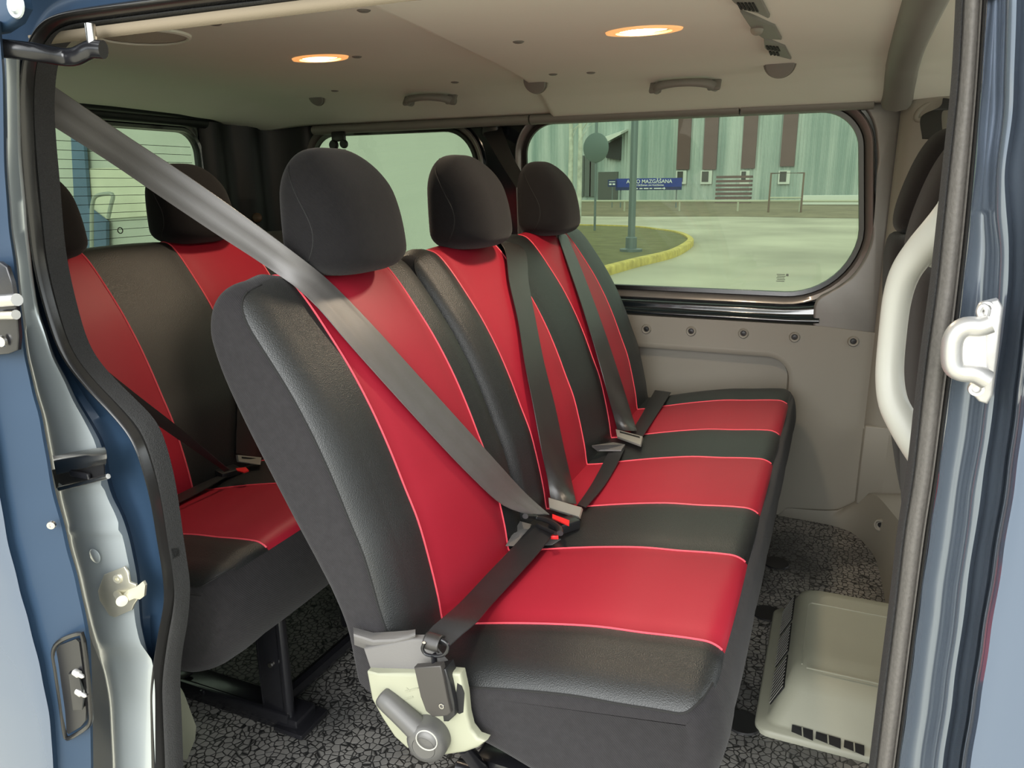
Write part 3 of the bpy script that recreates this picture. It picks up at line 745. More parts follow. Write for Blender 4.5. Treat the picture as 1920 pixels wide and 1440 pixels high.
# ceiling clips (small dimple caps)
CL = [(682, 19), (785, -6), (403, 44), (669, 106), (972, 78), (628, 170), (853, 154), (1037, 139), (1108, 136), (1290, -8)]
CLT = ['near the front edge by the door', 'at the top edge of the photo between the panels', 'beside the oval speaker', 'just right of the rear lamp', 'between the two lamps', 'above the rear round cap', 'above the rear grab handle', 'above the middle round cap', 'to the right of the middle round cap', 'near the vent console']
for (px, py), t_ in zip(CL, CLT):
    c = on_ceiling(px, py); m = MB(); m.lathe(c, (0, 0, -1), [(.0, .0035), (.008, .003), (.0115, .001), (.013, -.003)], 18)
    o = m.build('headliner_clip', DPLA); tag(o, 'small grey headliner clip ' + t_, 'clip', 'headliner clips')
# oval speaker grille
c = on_ceiling(268, 66); sp_t = thing('roof_speaker', 'oval fabric coloured speaker cover in the rear headliner', 'speaker', c)
m = MB(); m.grid([[Vector((c.x + .092 * s_ * cos(a), c.y + .075 * s_ * sin(a), headz(c.x, c.y) - d)) for a in [2 * pi * i / 48 for i in range(48)]] for s_, d in ((1.05, -.004), (1.03, .004), (.97, .006), (.94, .003))], True); m.build('rim', HEADL, sp_t)
m = MB(); m.grid([[Vector((c.x + .092 * s_ * cos(a), c.y + .075 * s_ * sin(a), headz(c.x, c.y) - d)) for a in [2 * pi * i / 48 for i in range(48)]] for s_, d in ((.945, .002), (.5, .004), (.01, .005))], True); m.build('grille', SPK, sp_t)

# round caps on the side slope
for (px, py, r, t_) in ((592, 192, .026, 'half round grey cap at the edge of the rear headliner'), (1003, 165, .031, 'half round grey cap at the joint of the headliner panels'), (1462, 131, .034, 'larger round grey cap below the vent console')):
    c = on_ceiling(px, py - r * 320); nrm = Vector((0, -.85, -.55)).normalized()
    th = thing('round_cover', t_, 'cover', c, 'round caps along the headliner')
    m = MB(); m.lathe(c, nrm, [(.0, .006), (r * .6, .006), (r * .92, .004), (r, .0), (r, -.012)], 32); m.build('cap_disc', DPLA, th)
    m = MB(); m.lathe(c, nrm, [(r, -.004), (r + .003, -.002), (r + .004, -.01)], 32); m.build('rim', GPLA, th)

# grab handles
def lofted(c0, c1, name, label):
    th = thing(name, label, 'grab handle', (c0 + c1) / 2, 'roof grab handles')
    n = Vector((0, -.80, -.60)).normalized(); dn = Vector((0, .6, -.8)).normalized(); ax = (c1 - c0).normalized()
    L_ = (c1 - c0).length
    P = [c0 + dn * .022 - n * .004, c0 + dn * .012 + n * .012 + ax * .002, c0 - dn * .004 + n * .026 + ax * .016, c0 - dn * .012 + n * .032 + ax * .05, (c0 + c1) / 2 - dn * .014 + n * .034, c1 - dn * .012 + n * .032 - ax * .05, c1 - dn * .004 + n * .026 - ax * .016, c1 + dn * .012 + n * .012 - ax * .002, c1 + dn * .022 - n * .004]
    Q_ = cr_spline(P, 40); rr = [.0115 - .0035 * sin(pi * i / 39) for i in range(40)]
    m = MB(); m.tube(Q_, rr, 14, flat=1.25, up=tuple(n)); m.build('grip', DPLA, th)
    for cc in (c0, c1):
        m = MB(); m.box(cc + dn * .008 + n * .0, (.034, .012, .052), .005, rot=Matrix.Rotation(radians(-37), 3, 'X')); m.build('handle_foot', DPLA, th)


lofted(on_ceiling(1230, 154), on_ceiling(1340, 148), 'grab_handle', 'grey roof grab handle above the large side window')
lofted(on_ceiling(766, 180), on_ceiling(846, 177), 'grab_handle', 'grey roof grab handle above the rear side window, between two round caps')

# vent console: three plates
vc = thing('roof_vent_console', 'grey roof console with two louvred vents and a reading lamp', 'vent', on_ceiling(1440, 60))
def cplate(px, name, thick=.010, mat=DPLA, parent=vc, dz=0, bev=.002):
    P = [on_ceiling(a, b) for a, b in px]; P = [p + Vector((0, 0, .004 + dz)) for p in P]
    m = MB(); m.prism(P, (0, 0, -thick), bev=bev); return m.build(name, mat, parent)
v1 = cplate([(1376, -2), (1395, 12), (1420, 18), (1440, 28), (1444, 26), (1420, -20), (1360, -20)], 'vent_panel')
p2 = cplate([(1388, 16), (1420, 30), (1453, 45), (1466, 69), (1446, 68), (1430, 66), (1415, 55), (1408, 45)], 'lamp_panel')
v3 = cplate([(1432, 67), (1450, 75), (1472, 84), (1484, 107), (1465, 102), (1448, 97), (1434, 85)], 'vent_panel')
def slots(lst, parent):
    m = MB()
    for q in lst:
        P = [on_ceiling(a, b) + Vector((0, 0, -.005)) for a, b in q]; m.prism(P, (0, 0, -.003))
    m.build('louvre_slots', DVOID, parent, smooth=False)
slots([[(1382 + i * 7, -4), (1386 + i * 7, -4), (1393 + i * 7.5, 9 + i), (1388 + i * 7.5, 8 + i)] for i in range(5)], v1)
slots([[(1436 + i * 6.5, 79 + i * .6), (1440 + i * 6.5, 79 + i * .6), (1444 + i * 6.5, 86 + i), (1439 + i * 6.5, 86 + i)] for i in range(4)] + [[(1442 + i * 6.5, 90 + i * .6), (1446 + i * 6.5, 90 + i * .6), (1449 + i * 6.5, 96 + i * .8), (1445 + i * 6.5, 97 + i * .5)] for i in range(3)], v3)
m = MB(); c = on_ceiling(1420, 48) + Vector((0, 0, -.007)); m.lathe(c, (0, -.2, -1), [(.012, -.002), (.011, .004), (.007, .008), (.0, .009)], 18); m.build('reading_lamp', GPLA, p2)

# ============================================================ seats
# front-surface side profile (x, z), bottom to top, then over and down the back
BF = [(-.500, .355), (-.511, .40), (-.517, .44), (-.530, .50), (-.546, .56), (-.566, .61), (-.590, .67), (-.618, .73), (-.652, .79), (-.690, .845), (-.716, .880), (-.738, .905)]
BT = [(-.755, .917), (-.775, .920), (-.794, .912), (-.810, .892), (-.819, .862)]
BB = [(-.818, .832), (-.802, .78), (-.772, .715), (-.738, .65), (-.700, .58), (-.655, .50), (-.620, .43), (-.605, .37), (-.592, .335), (-.550, .318), (-.515, .328)]
CT = [(-.535, .385), (-.47, .402), (-.40, .420), (-.33, .436), (-.26, .449), (-.20, .455), (-.16, .460), (-.130, .463), (-.106, .463)]
CF = [(-.088, .452), (-.075, .425), (-.070, .380), (-.080, .335), (-.108, .293), (-.150, .263)]
CB = [(-.2, .252), (-.3, .272), (-.38, .295), (-.46, .305), (-.53, .31), (-.555, .345)]


def profile(parts, ns):
    """closed smooth profile; returns points and region id per point"""
    P = []; cls = []
    allp = [p for pt in parts for p in pt]; ids = [i for i, pt in enumerate(parts) for _ in pt]
    k = len(allp)
    for i in range(k):
        p0, p1, p2, p3 = [Vector(allp[(i + j - 1) % k]) for j in range(4)]
        for s_ in range(ns):
            t = s_ / ns
            P.append(.5 * ((2 * p1) + (p2 - p0) * t + (2 * p0 - 5 * p1 + 4 * p2 - p3) * t * t + (3 * p1 - p0 - 3 * p2 + p3) * t ** 3)); cls.append(ids[i])
    return P, cls


def inset(P, d):
    n = len(P); res = []
    ar = sum(P[i].x * P[(i + 1) % n].y - P[(i + 1) % n].x * P[i].y for i in range(n)); sg = 1 if ar > 0 else -1
    for i in range(n):
        t = (P[(i + 2) % n] - P[(i - 2) % n]).normalized(); nn = Vector((-t.y, t.x)) * sg
        di = d[i] if hasattr(d, '__len__') else d
        w = 1 if di < 0 or P[i].x > -.48 else .42 + .58 * max(0, min(1, (P[i].y - .34) / .14))
        res.append(P[i] + nn * di * w)
    return res


def upholstered(name, parts, stripes, y0, y1, rounds, dx, parent, top_ids, fab_ids, rin=.05, puff=.006, leather_lim=.75, edge_d=None):
    """stripes: list of (ya, yb) red bands"""
    P, cls = profile(parts, 4); n = len(P)
    ra, rb = rounds
    # the seam between leather and side fabric climbs on to the top near the open end
    A0 = math.asin(1 - leather_lim); first = [j for j in range(n) if cls[j] == 0]; A = [A0] * n
    for q, j in enumerate(first):
        k = max(0, (q / (len(first) - 1) - .80) / .20); A[j] = A0 + (pi / 2 - A0) * (1 - sqrt(max(0, 1 - k * k)))
    for q in range(1, 24): A[(first[-1] + q) % n] = A0 + (pi / 2 - A0) * (1 - q / 24) ** 2
    NU, US = 14, 5
    def ang(u, j): return A[j] * u / US if u <= US else A[j] + (pi / 2 - A[j]) * (u - US) / (NU - US)
    bounds = sorted([b for s_ in stripes for b in s_])
    keys = [y0 + ra] + bounds + [y1 - rb]; mid = []
    for a, b in zip(keys, keys[1:]):
        k = max(1, int((b - a) / .022)); mid += [a + (b - a) * j / k for j in range(1, k + 1)]
    mid = mid[:-1]
    cols = [('a', u) for u in range(NU + 1)] + [('m', y) for y in mid] + [('b', u) for u in range(NU, -1, -1)]
    rows = []; ymean = []
    for kind, val in cols:
        if kind == 'm':
            y = val; yj = [y] * n
            lo = max([b for b in [y0] + bounds + [y1] if b <= y + 1e-6]); hi = min([b for b in [y0] + bounds + [y1] if b > y + 1e-6] or [y1])
            amt = puff * (abs(sin(pi * (y - lo) / max(hi - lo, 1e-6))) ** .6)
            N = inset(P, -amt); Q_ = [q.lerp(v, 1 if c in top_ids else .3) for q, v, c in zip(P, N, cls)]
        else:
            an = [ang(val, j) for j in range(n)]; r_ = ra if kind == 'a' else rb
            Q_ = inset(P, [rin * (1 - sin(a)) for a in an])
            yj = [(y0 + r_ * (1 - cos(a))) if kind == 'a' else (y1 - r_ * (1 - cos(a))) for a in an]; y = sum(yj) / n
        rows.append([Vector((q.x + dx, yy, q.y)) for q, yy in zip(Q_, yj)]); ymean.append(y)
    m = MB(); m.v = [p for r in rows for p in r]
    for i in range(len(rows) - 1):
        ym = (ymean[i] + ymean[i + 1]) / 2
        side = (cols[i][0] == 'a' and cols[i + 1][0] == 'a' and cols[i][1] < US) or (cols[i][0] == 'b' and cols[i + 1][0] == 'b' and cols[i + 1][1] < US)
        red = any(a < ym < b for a, b in stripes)
        for j in range(n):
            m.f.append((i * n + j, i * n + (j + 1) % n, (i + 1) * n + (j + 1) % n, (i + 1) * n + j))
            c = cls[j]
            if c == 1 and 1 in top_ids and (ym < bounds[0] - .01 or ym > bounds[-1] + .03) and (y0 < 1 or ym > 2): mi = 2
            elif c in top_ids: mi = 0 if red else (2 if side else 1)
            elif c in fab_ids: mi = 2
            else: mi = 1
            m.m.append(mi)
    # end caps as shrinking rings
    for ri, yy, s0 in ((0, y0, -1), (len(rows) - 1, y1, 1)):
        prev = [ri * n + j for j in range(n)]
        m.f.append(tuple(prev)); m.m.append(2)
    o = m.build(name, [RED, LEA, FAB], parent, angle=70)
    # piping along the seams
    pm = MB(); idx = [j for j in range(n) if cls[j] in top_ids]; run = idx
    for b in bounds:
        i = min([q for q in range(len(cols)) if cols[q][0] == 'm'], key=lambda q: abs(cols[q][1] - b))
        pm = MB(); pm.tube([rows[i][j] for j in run], .0022, 6); pm.build('piping', PIP, o)
    # dark welt where leather meets the side fabric
    wm = MB()
    wm.tube([rows[US][j] for j in first], .0016, 6)
    if wm.v: wm.build('side_seam', BPIP, o)
    return o


def headrest(c, parent, dx, k=1.0, lean=.06):
    """padded headrest: upright back, front face swelling forward low down"""
    m = MB(); rows = []; nu, nv = 30, 40
    for i in range(nu + 1):
        t = .5 - .5 * cos(pi * i / nu)
        e = 1.0
        if t < .20: e = sqrt(max(0, 1 - (1 - t / .20) ** 2))
        if t > .62: e = sqrt(max(0, 1 - ((t - .62) / .38) ** 2))
        z = -.100 + .196 * t
        hy = .110 * (1 - .24 * t ** 3) * (e ** .55) + 1e-5
        q = max(0, (t - .20) / .82); xf = (.004 + .086 * sqrt(max(0, 1 - q * q))) * (e ** .6) + 1e-5
        xb = .052 * (e ** .6) + 1e-5
        row = []
        for j in range(nv):
            th = 2 * pi * j / nv
            sx = abs(cos(th)) ** .78 * (1 if cos(th) >= 0 else -1); sy = abs(sin(th)) ** .62 * (1 if sin(th) >= 0 else -1)
            row.append(Vector((c[0] + dx + (xf if sx > 0 else xb) * sx - lean * z, c[1] + hy * sy, c[2] + z)))
        rows.append(row)
    m.grid(rows, True); o = m.build('headrest', HFAB, parent, angle=80)
    # side seam on the cover
    sm_ = MB(); P = []
    for t, xx, zz in ((0, -.030, .088), (1, -.018, .066), (2, .010, .02), (3, .030, -.020), (4, .026, -.060), (5, -.006, -.094)):
        P.append((xx, zz))
    Q_ = cr_spline(P, 26); pts_ = []
    for q in Q_:
        best = None
        for r in rows:
            for p in r:
                if p.y < c[1]:
                    d = (p.x - (c[0] + dx + q.x - lean * q.y)) ** 2 + (p.z - (c[2] + q.y)) ** 2
                    if best is None or d < best[0]: best = (d, p)
        pts_.append(Vector((c[0] + dx + q.x - lean * q.y, best[1].y - .0003, c[2] + q.y)))
    for _ in range(3): pts_ = [pts_[0]] + [(pts_[i - 1] + pts_[i] * 2 + pts_[i + 1]) / 4 for i in range(1, len(pts_) - 1)] + [pts_[-1]]
    sm_.tube(pts_, .0013, 6); sm_.build('cover_seam', BPIP, o)
    for s_ in (-1, 1):
        pm = MB(); pm.tube([(c[0] + dx - .01, c[1] + .04 * s_, c[2] - .09), (c[0] + dx - .01, c[1] + .04 * s_, c[2] - .16)], .006, 10); pm.build('headrest_post', CHROME, o)
    return o


REDS = [(.893, 1.148), (1.345, 1.62), (1.83, 2.11)]


def bench(dx, label, heads, rear=False):
    B_ = thing('bench_seat', label, 'bench seat', (-.3 + dx, 1.5, 0))
    upholstered('seat_cushion', [CT, CF, CB], REDS, .765, 2.29, (.055, .055), dx, B_, {0}, {1, 2}, .034, .006, .66)
    if rear:
        upholstered('backrest', [BF, BT, BB], [(.88, 1.13), (1.37, 1.62), (1.85, 2.11)], .775, 2.29, (.06, .06), dx, B_, {0, 1}, {2}, .034, .004, .64)
    else:
        upholstered('backrest', [BF, BT, BB], [REDS[0]], .775, 1.238, (.06, .03), dx, B_, {0, 1}, {2}, .034, .007, .64)
        upholstered('backrest', [BF, BT, BB], REDS[1:], 1.246, 2.29, (.03, .06), dx, B_, {0, 1}, {2}, .034, .007, .64)
    for h in heads: headrest(h, B_, dx)
    return B_


mbn = bench(0, 'red and black three seat bench in the middle row, recline lever on its near end', [(-.750, 1.022, 1.012), (-.757, 1.487, 1.015), (-.757, 1.968, 1.012)])
rbn = bench(-.755, 'red and black three seat bench in the rear row, mostly behind the middle one', [(-.755, 1.010, 1.005), (-.775, 1.46, 1.012), (-.752, 1.975, 1.012)], True)

# middle bench: side cover, hinge plate, cuff, lever, frame
m = MB(); m.prism([aty(a, b, .752) for a, b in [(697, 1250), (720, 1251), (795, 1253), (850, 1250), (872, 1252), (880, 1290), (884, 1330), (890, 1355), (903, 1372), (920, 1378), (905, 1390), (880, 1399), (845, 1404), (805, 1402), (772, 1392), (748, 1370), (725, 1335), (706, 1300)]], (0, -.014, 0), bev=.005); sc_ = m.build('side_cover', CREAM, mbn)
m = MB(); m.prism([aty(a, b, .762) for a, b in [(690, 1208), (780, 1190), (800, 1190), (842, 1240), (846, 1256), (706, 1256)]], (0, -.012, 0), bev=.003); m.build('hinge_plate', CUFF, mbn)
rows = []
for t in range(9):
    a = pi * t / 8
    rows.append([aty(x_, y_, .772 - .022 * sin(a)) for x_, y_ in [(662 + (t * .3), 1176 + t * 4.6 * .9), (700, 1186 + t * 4.6), (740, 1184 + t * 4.7), (765, 1182 + t * 3.8), (779, 1180 + t * 2.6)]])
m = MB(); m.grid(rows); m.build('cover_cuff', CUFF, mbn)
lv0 = aty(716, 1303, .735); lv1 = aty(795, 1378, .722)
m = MB(); dvec = (lv1 - lv0).normalized()
m.tube([lv0 - dvec * .001, lv0 + dvec * .001, lv0 + dvec * .004] + [lv0.lerp(lv1, t) for t in (.2, .4, .6, .8, 1)], [.006, .0125, .0145, .0152, .0152, .0155, .016, .016], 20); LEV = M('lever_plastic', srgb(84, 83, 81), .38, .2); lever = m.build('recline_lever', LEV, mbn)
c = aty(806, 1382, .730); m = MB(); m.lathe(c, (.12, -1, .0), [(.0285, -.01), (.0285, .006), (.0275, .014), (.023, .020), (.0165, .022), (.0160, .0212), (.0155, .022), (.0, .0222)], 36); m.build('lever_hub', LEV, lever)
m = MB(); m.lathe(aty(800, 1388, .7065), (.12, -1, 0), [(.0138, .0), (.0142, .0012), (.0150, .0012), (.0154, .0)], 36); m.build('hub_ring', HANDL, lever)
# embossed arrow strokes on the cover
m = MB()
for a, b in (((760, 1296), (784, 1290)), ((762, 1290), (768, 1296)), ((757, 1311), (774, 1306))):
    m.tube([aty(*a, .7375), aty(*b, .7375)], .0008, 6)
m.build('embossed_mark', CREAM, sc_)
# slot in cover
m = MB(); m.prism([aty(a, b, .7385) for a, b in [(858, 1280), (866, 1286), (871, 1300), (869, 1335), (862, 1338), (852, 1332)]], (0, -.001, 0)); m.build('cover_slot', DVOID, sc_)

# frames under the benches
def legs(dx, B_, ys_):
    for y in ys_:
        m = MB(); m.box((-.15 + dx, y, .15), (.045, .05, .27), .006); m.box((-.165 + dx, y + .012, .15), (.02, .03, .27), .003); lg = m.build('leg', BMET, B_)
        m = MB(); m.box((-.15 + dx, y, .012), (.07, .06, .022), .005); m.build('leg_foot', BMET, lg)
    for y in ys_:
        m = MB(); m.tube([(-.17 + dx, y + .02, .03), (-.30 + dx, y + .02, .14), (-.46 + dx, y + .02, .30)], .014, 10); m.build('brace', BMET, B_)
    m = MB(); m.box((-.16 + dx, 1.5, .265), (.04, 1.35, .03), .005); m.build('cross_member', BMET, B_)
    m = MB(); m.box((-.44 + dx, 1.5, .31), (.05, 1.42, .03), .005); m.build('cross_member', BMET, B_)


legs(0, mbn, (1.33, 1.76, 2.05))
m = MB(); m.tube([aty(868, 1398, .86), aty(900, 1440, .93), (-.47, 1.00, .01)], .012, 12); m.build('rear_leg', BMET, mbn)
m = MB(); m.tube([(-.46, .88, .29), (-.33, .92, .24), (-.18, .96, .20)], .011, 12); m.build('recline_rod', M('satin_rod', (.2, .2, .2, 1), .3, .8), mbn)
m = MB(); m.box((-.42, .97, .06), (.14, .05, .10), .008); m.tube([(-.55, 1.0, .02), (-.30, 1.0, .02)], .018, 10); m.build('floor_mount', BMET, mbn)
# rear bench near leg: channel post on a long floor rail
m = MB(); X0 = -.945
m.box((X0 - .028, 1.010, .175), (.006, .075, .32), .001); m.box((X0 - .00, .975, .175), (.062, .004, .32), .001)
m.tube([(X0 + .028, .982, .02), (X0 + .028, .982, .30)], .011, 12); lg = m.build('leg', BMET, rbn)
for a, b in ((508, 1246), (514, 1351)):
    m = MB(); m.lathe(aty(a, b, .972), (0, -1, 0), [(.0, .004), (.005, .004), (.0055, 0)], 8); m.build('leg_bolt', CHROME, lg)
m = MB(); m.box((-1.14, 1.00, .018), (.50, .062, .034), .006); m.box((-1.14, .972, .03), (.46, .012, .03), .004); m.box((-.905, 1.00, .012), (.07, .085, .012), .003); m.build('floor_rail', BMET, rbn)
m = MB(); m.box((-1.22, .985, .042), (.06, .03, .006), .002); m.build('rail_latch', BMET, rbn)
m = MB(); m.box((-1.13, .968, .035), (.012, .012, .012), .003); m.build('rail_bolt', BMET, rbn)
m = MB(); m.tube([(-.96, 1.02, .035), (-.95, 1.35, .035), (-.94, 1.9, .035)], .016, 8); m.build('floor_rail', BMET, rbn)
m = MB(); m.box((-1.0, 1.55, .13), (.02, .55, .2), .01); m.box((-.93, 1.75, .15), (.05, .05, .28), .004); m.build('under_frame', BMET, rbn)
m = MB(); m.box((-.95, 1.5, .29), (.05, 1.3, .03), .005); m.box((-1.22, 1.5, .31), (.05, 1.4, .03), .005); m.build('cross_member', BMET, rbn)

# round floor recesses in front of the bench feet
for (px, py, t_) in ((1447, 1056, 'furthest from the door'), (1430, 1150, 'in the middle'), (1385, 1355, 'nearest the door')):
    c = atz(px + 8, py, 0.001); m = MB(); m.lathe(c, (0, 0, 1), [(.0, .002), (.026, .002), (.034, .003), (.037, .0)], 28)
    o = m.build('floor_socket', BLK); tag(o, 'black round seat socket in the floor under the middle bench, ' + t_, 'floor socket', 'seat sockets in the floor')


# ============================================================ seat belts
def surf_one(px, py, kind, dx, lift):
    """first point along the sight line that meets the seat surface profile"""
    d = ray(px, py); best = None
    prof = BF + BT[:2] if kind == 'b' else CT
    for i in range(900):
        t = .8 + i * .002; p = EYE + d * t; x = p.x - dx
        if kind == 'b':
            for (xa, za), (xb, zb) in zip(prof, prof[1:]):
                if za <= p.z <= zb:
                    xs_ = xa + (xb - xa) * (p.z - za) / max(zb - za, 1e-6)
                    if x <= xs_ + lift: return p
        else:
            if x < prof[0][0]: continue
            for (xa, za), (xb, zb) in zip(prof, prof[1:]):
                if xa <= x <= xb and p.z <= za + (zb - za) * (x - xa) / (xb - xa) + lift: return p
    return EYE + d * 9


def surf_hit(px, py, kind, dx, lift):
    a = surf_one(px, py, 'b', dx, lift); b = surf_one(px, py, 'c', dx, lift)
    return a if (a - EYE).length < (b - EYE).length else b


def web(name, A, B, mat, parent, thick=.0016, ridges=0):
    """webbing strip between two edge polylines"""
    n = 40; a_ = cr_spline(A, n); b_ = cr_spline(B, n); nv = 9; top = []; bot = []
    for i in range(n):
        a, b = a_[i], b_[i]; t = (a_[min(n - 1, i + 1)] - a_[max(0, i - 1)]); w = b - a; nn = t.cross(w).normalized()
        if nn.dot(EYE - a) < 0: nn = -nn
        top.append([a.lerp(b, j / (nv - 1)) + nn * (thick / 2 + .0009 * sin(pi * j / (nv - 1)) + ridges * (.0014 if j in (2, 6) else 0)) for j in range(nv)])
        bot.append([a.lerp(b, j / (nv - 1)) - nn * thick / 2 for j in range(nv)][::-1])
    rows = [t_ + b for t_, b in zip(top, bot)]
    m = MB(); m.grid(rows, True); return m.build(name, mat, parent, angle=70)


# near seat belt
nb = thing('seat_belt', 'grey seat belt crossing the near seat from upper left to the red buckle', 'seat belt', aty(100, 200, .74))
ea = [aty(96, 158, .74), aty(230, 250, .80), aty(340, 322, .84), aty(440, 392, .865), aty(560, 480, .895)] + [surf_hit(a, b, 'b', 0, .017) for a, b in ((625, 535), (700, 612), (780, 700), (860, 788), (930, 865), (985, 925))] + [surf_hit(1030, 965, 'b', 0, .03)]
eb = [aty(92, 232, .74), aty(200, 300, .795), aty(300, 368, .83), aty(400, 435, .855), aty(500, 500, .88)] + [surf_hit(a, b, 'b', 0, .017) for a, b in ((580, 560), (655, 645), (740, 740), (815, 822), (880, 890), (940, 945))] + [surf_hit(990, 965, 'b', 0, .03)]
web('shoulder_strap', ea, eb, BELTL, nb, ridges=1)
# lap part
la = [surf_hit(a, b, 'c', 0, .022) for a, b in ((998, 985), (960, 1028), (915, 1075), (868, 1125))] + [aty(835, 1155, .800), aty(808, 1178, .770), aty(795, 1198, .750)]
lb = [surf_hit(a, b, 'c', 0, .022) for a, b in ((1043, 990), (1015, 1030), (975, 1075), (925, 1130))] + [aty(895, 1165, .800), aty(868, 1188, .772), aty(842, 1212, .750)]
web('lap_strap', la, lb, BELTD, nb)
m = MB(); a_, b_, c_, d_ = [Vector(q) for q in (aty(822, 1170, .780), aty(868, 1173, .782), aty(850, 1190, .768), aty(802, 1188, .762))]
m.prism([a_, b_, c_, d_], (.001, -.0012, .001)); m.build('stitch_patch', STITCH, nb)
# fold over ring
m = MB(); P0, P1 = aty(800, 1200, .748), aty(828, 1208, .748)
rows = []
for i in range(10):
    t = i / 9; p = P0.lerp(P1, t); rows.append([p + Vector((0, -.012 * cos(a), .011 * sin(a))) for a in [-.9 + 3.6 * j / 9 for j in range(10)]])
m.grid(rows); fo_ = m.build('strap_fold', BELT, nb); fo_.modifiers.new('s', 'SOLIDIFY').thickness = .0016
m = MB(); ring = [aty(a, b, .734) for a, b in [(795, 1205), (792, 1216), (798, 1226), (815, 1230), (832, 1228), (840, 1216), (838, 1206), (828, 1199)]]
m.tube(cr_spline(ring, 40), .0022, 8); m.build('anchor_ring', BMET, nb)
m = MB(); m.tube([aty(813, 1228, .735), aty(815, 1244, .735)], .006, 8, flat=.5); m.build('anchor_neck', BMET, nb)
m = MB(); m.prism([aty(a, b, .733) for a, b in [(783, 1244), (833, 1240), (838, 1262), (845, 1300), (852, 1328), (845, 1334), (818, 1336), (805, 1325), (795, 1298)]], (0, -.010, 0), bev=.002); ab = m.build('anchor_cover', M('graphite_plastic', (.045, .041, .038, 1), .4, .2), nb)
m = MB(); m.prism([aty(a, b, .750) for a, b in [(833, 1240), (850, 1236), (858, 1262), (866, 1300), (868, 1322), (855, 1334), (846, 1334), (842, 1300)]], (0, -.022, 0), bev=.002); m.build('anchor_body', BLK, ab)
m = MB(); m.lathe(aty(828, 1324, .7225), (0, -1, 0), [(.0, -.001), (.0022, -.001), (.0026, .001), (.0036, .001), (.004, 0)], 14); m.build('pin_hole', CHROME, ab)
# tongue and buckle
tg = surf_hit(1012, 975, 'c', 0, .030)
m = MB(); m.tube(cr_spline([surf_hit(a, b, 'c', 0, .038) for a, b in ((985, 968), (1005, 970), (1030, 978), (1048, 990), (1050, 1000))], 20), .006, 10, flat=.8); m.build('tongue_guide', BLK, nb)
m = MB(); m.tube([surf_hit(a, b, 'c', 0, .030) for a, b in ((1008, 985), (1042, 1000))], .004, 8); m.build('tongue_bar', BLK, nb)
m = MB(); c0 = surf_hit(1060, 985, 'c', 0, .022); Rb = Matrix.Rotation(radians(-35), 3, 'Z')
m.box(c0 + Vector((-.002, .0, .0)), (.030, .055, .020), .004, rot=Rb); bk = m.build('buckle', BLK, nb)
m = MB(); m.prism([surf_hit(a, b, 'c', 0, .036) for a, b in ((1036, 966), (1068, 978), (1067, 987), (1036, 974))], (0, -.001, .003)); m.build('release_button', RBTN, bk)

# second buckle (for the middle seat) just below, with its red button
b2 = thing('belt_buckle', 'spare black belt buckle with small red button in the crease beside the near belt', 'buckle', surf_hit(1035, 1010, 'c', 0, .01))
m = MB(); m.box(surf_hit(1018, 1008, 'c', 0, .006), (.05, .035, .014), .004, rot=Matrix.Rotation(radians(20), 3, 'Z')); m.build('buckle_body', BLK, b2)
m = MB(); m.box(surf_hit(1040, 1006, 'c', 0, .014), (.014, .010, .007), .001, rot=Matrix.Rotation(radians(20), 3, 'Z')); m.build('release_button', RBTN, b2)
# grey lining of the buckle pocket
m = MB(); m.prism([surf_hit(a, b, 'c', 0, .0035) for a, b in ((948, 1024), (962, 1000), (975, 978), (1000, 985), (1040, 1000), (1052, 1012), (1035, 1022), (990, 1024))], (0, 0, .001))
m.build('pocket_lining', CUFF, bpy.data.objects['bench_seat'])

# middle seat belt
mb2 = thing('seat_belt', 'grey seat belt down the middle seat ending in a silver tongue', 'seat belt', surf_hit(960, 420, 'b', 0, .03))
A_ = [surf_hit(a, b, 'b', 0, .020) for a, b in ((944, 462), (955, 530), (971, 600), (984, 680), (1000, 760), (1015, 840), (1028, 905), (1033, 938))]
B2 = [surf_hit(a, b, 'b', 0, .020) for a, b in ((984, 470), (991, 530), (1004, 600), (1020, 680), (1040, 760), (1057, 840), (1072, 905), (1081, 945))]
A_ = [Vector((A_[0].x - .12, A_[0].y + .02, A_[0].z + .005)), Vector((A_[0].x - .05, A_[0].y, A_[0].z + .022))] + A_
B2 = [Vector((B2[0].x - .12, B2[0].y + .02, B2[0].z + .005)), Vector((B2[0].x - .05, B2[0].y, B2[0].z + .022))] + B2
web('shoulder_strap', A_, B2, BELT, mb2)


def tongue(P4, parent, name='tongue_plate', mat=TONG, slot=True):
    m = MB(); nn = (P4[1] - P4[0]).cross(P4[3] - P4[0]).normalized()
    if nn.dot(EYE - P4[0]) < 0: nn = -nn
    m.prism(P4, nn * .006, bev=.0015); t_ = m.build(name, mat, parent)
    cen = sum(P4, Vector()) / 4
    if slot:
        m = MB(); u = (P4[1] - P4[0]); w = (P4[3] - P4[0]); q = [P4[0] + u * a + w * b + nn * .0070 for a, b in ((.15, .22), (.88, .22), (.88, .45), (.15, .45))]
        m.prism(q, nn * .0005); m.build('webbing_slot', DVOID, t_)
    return t_


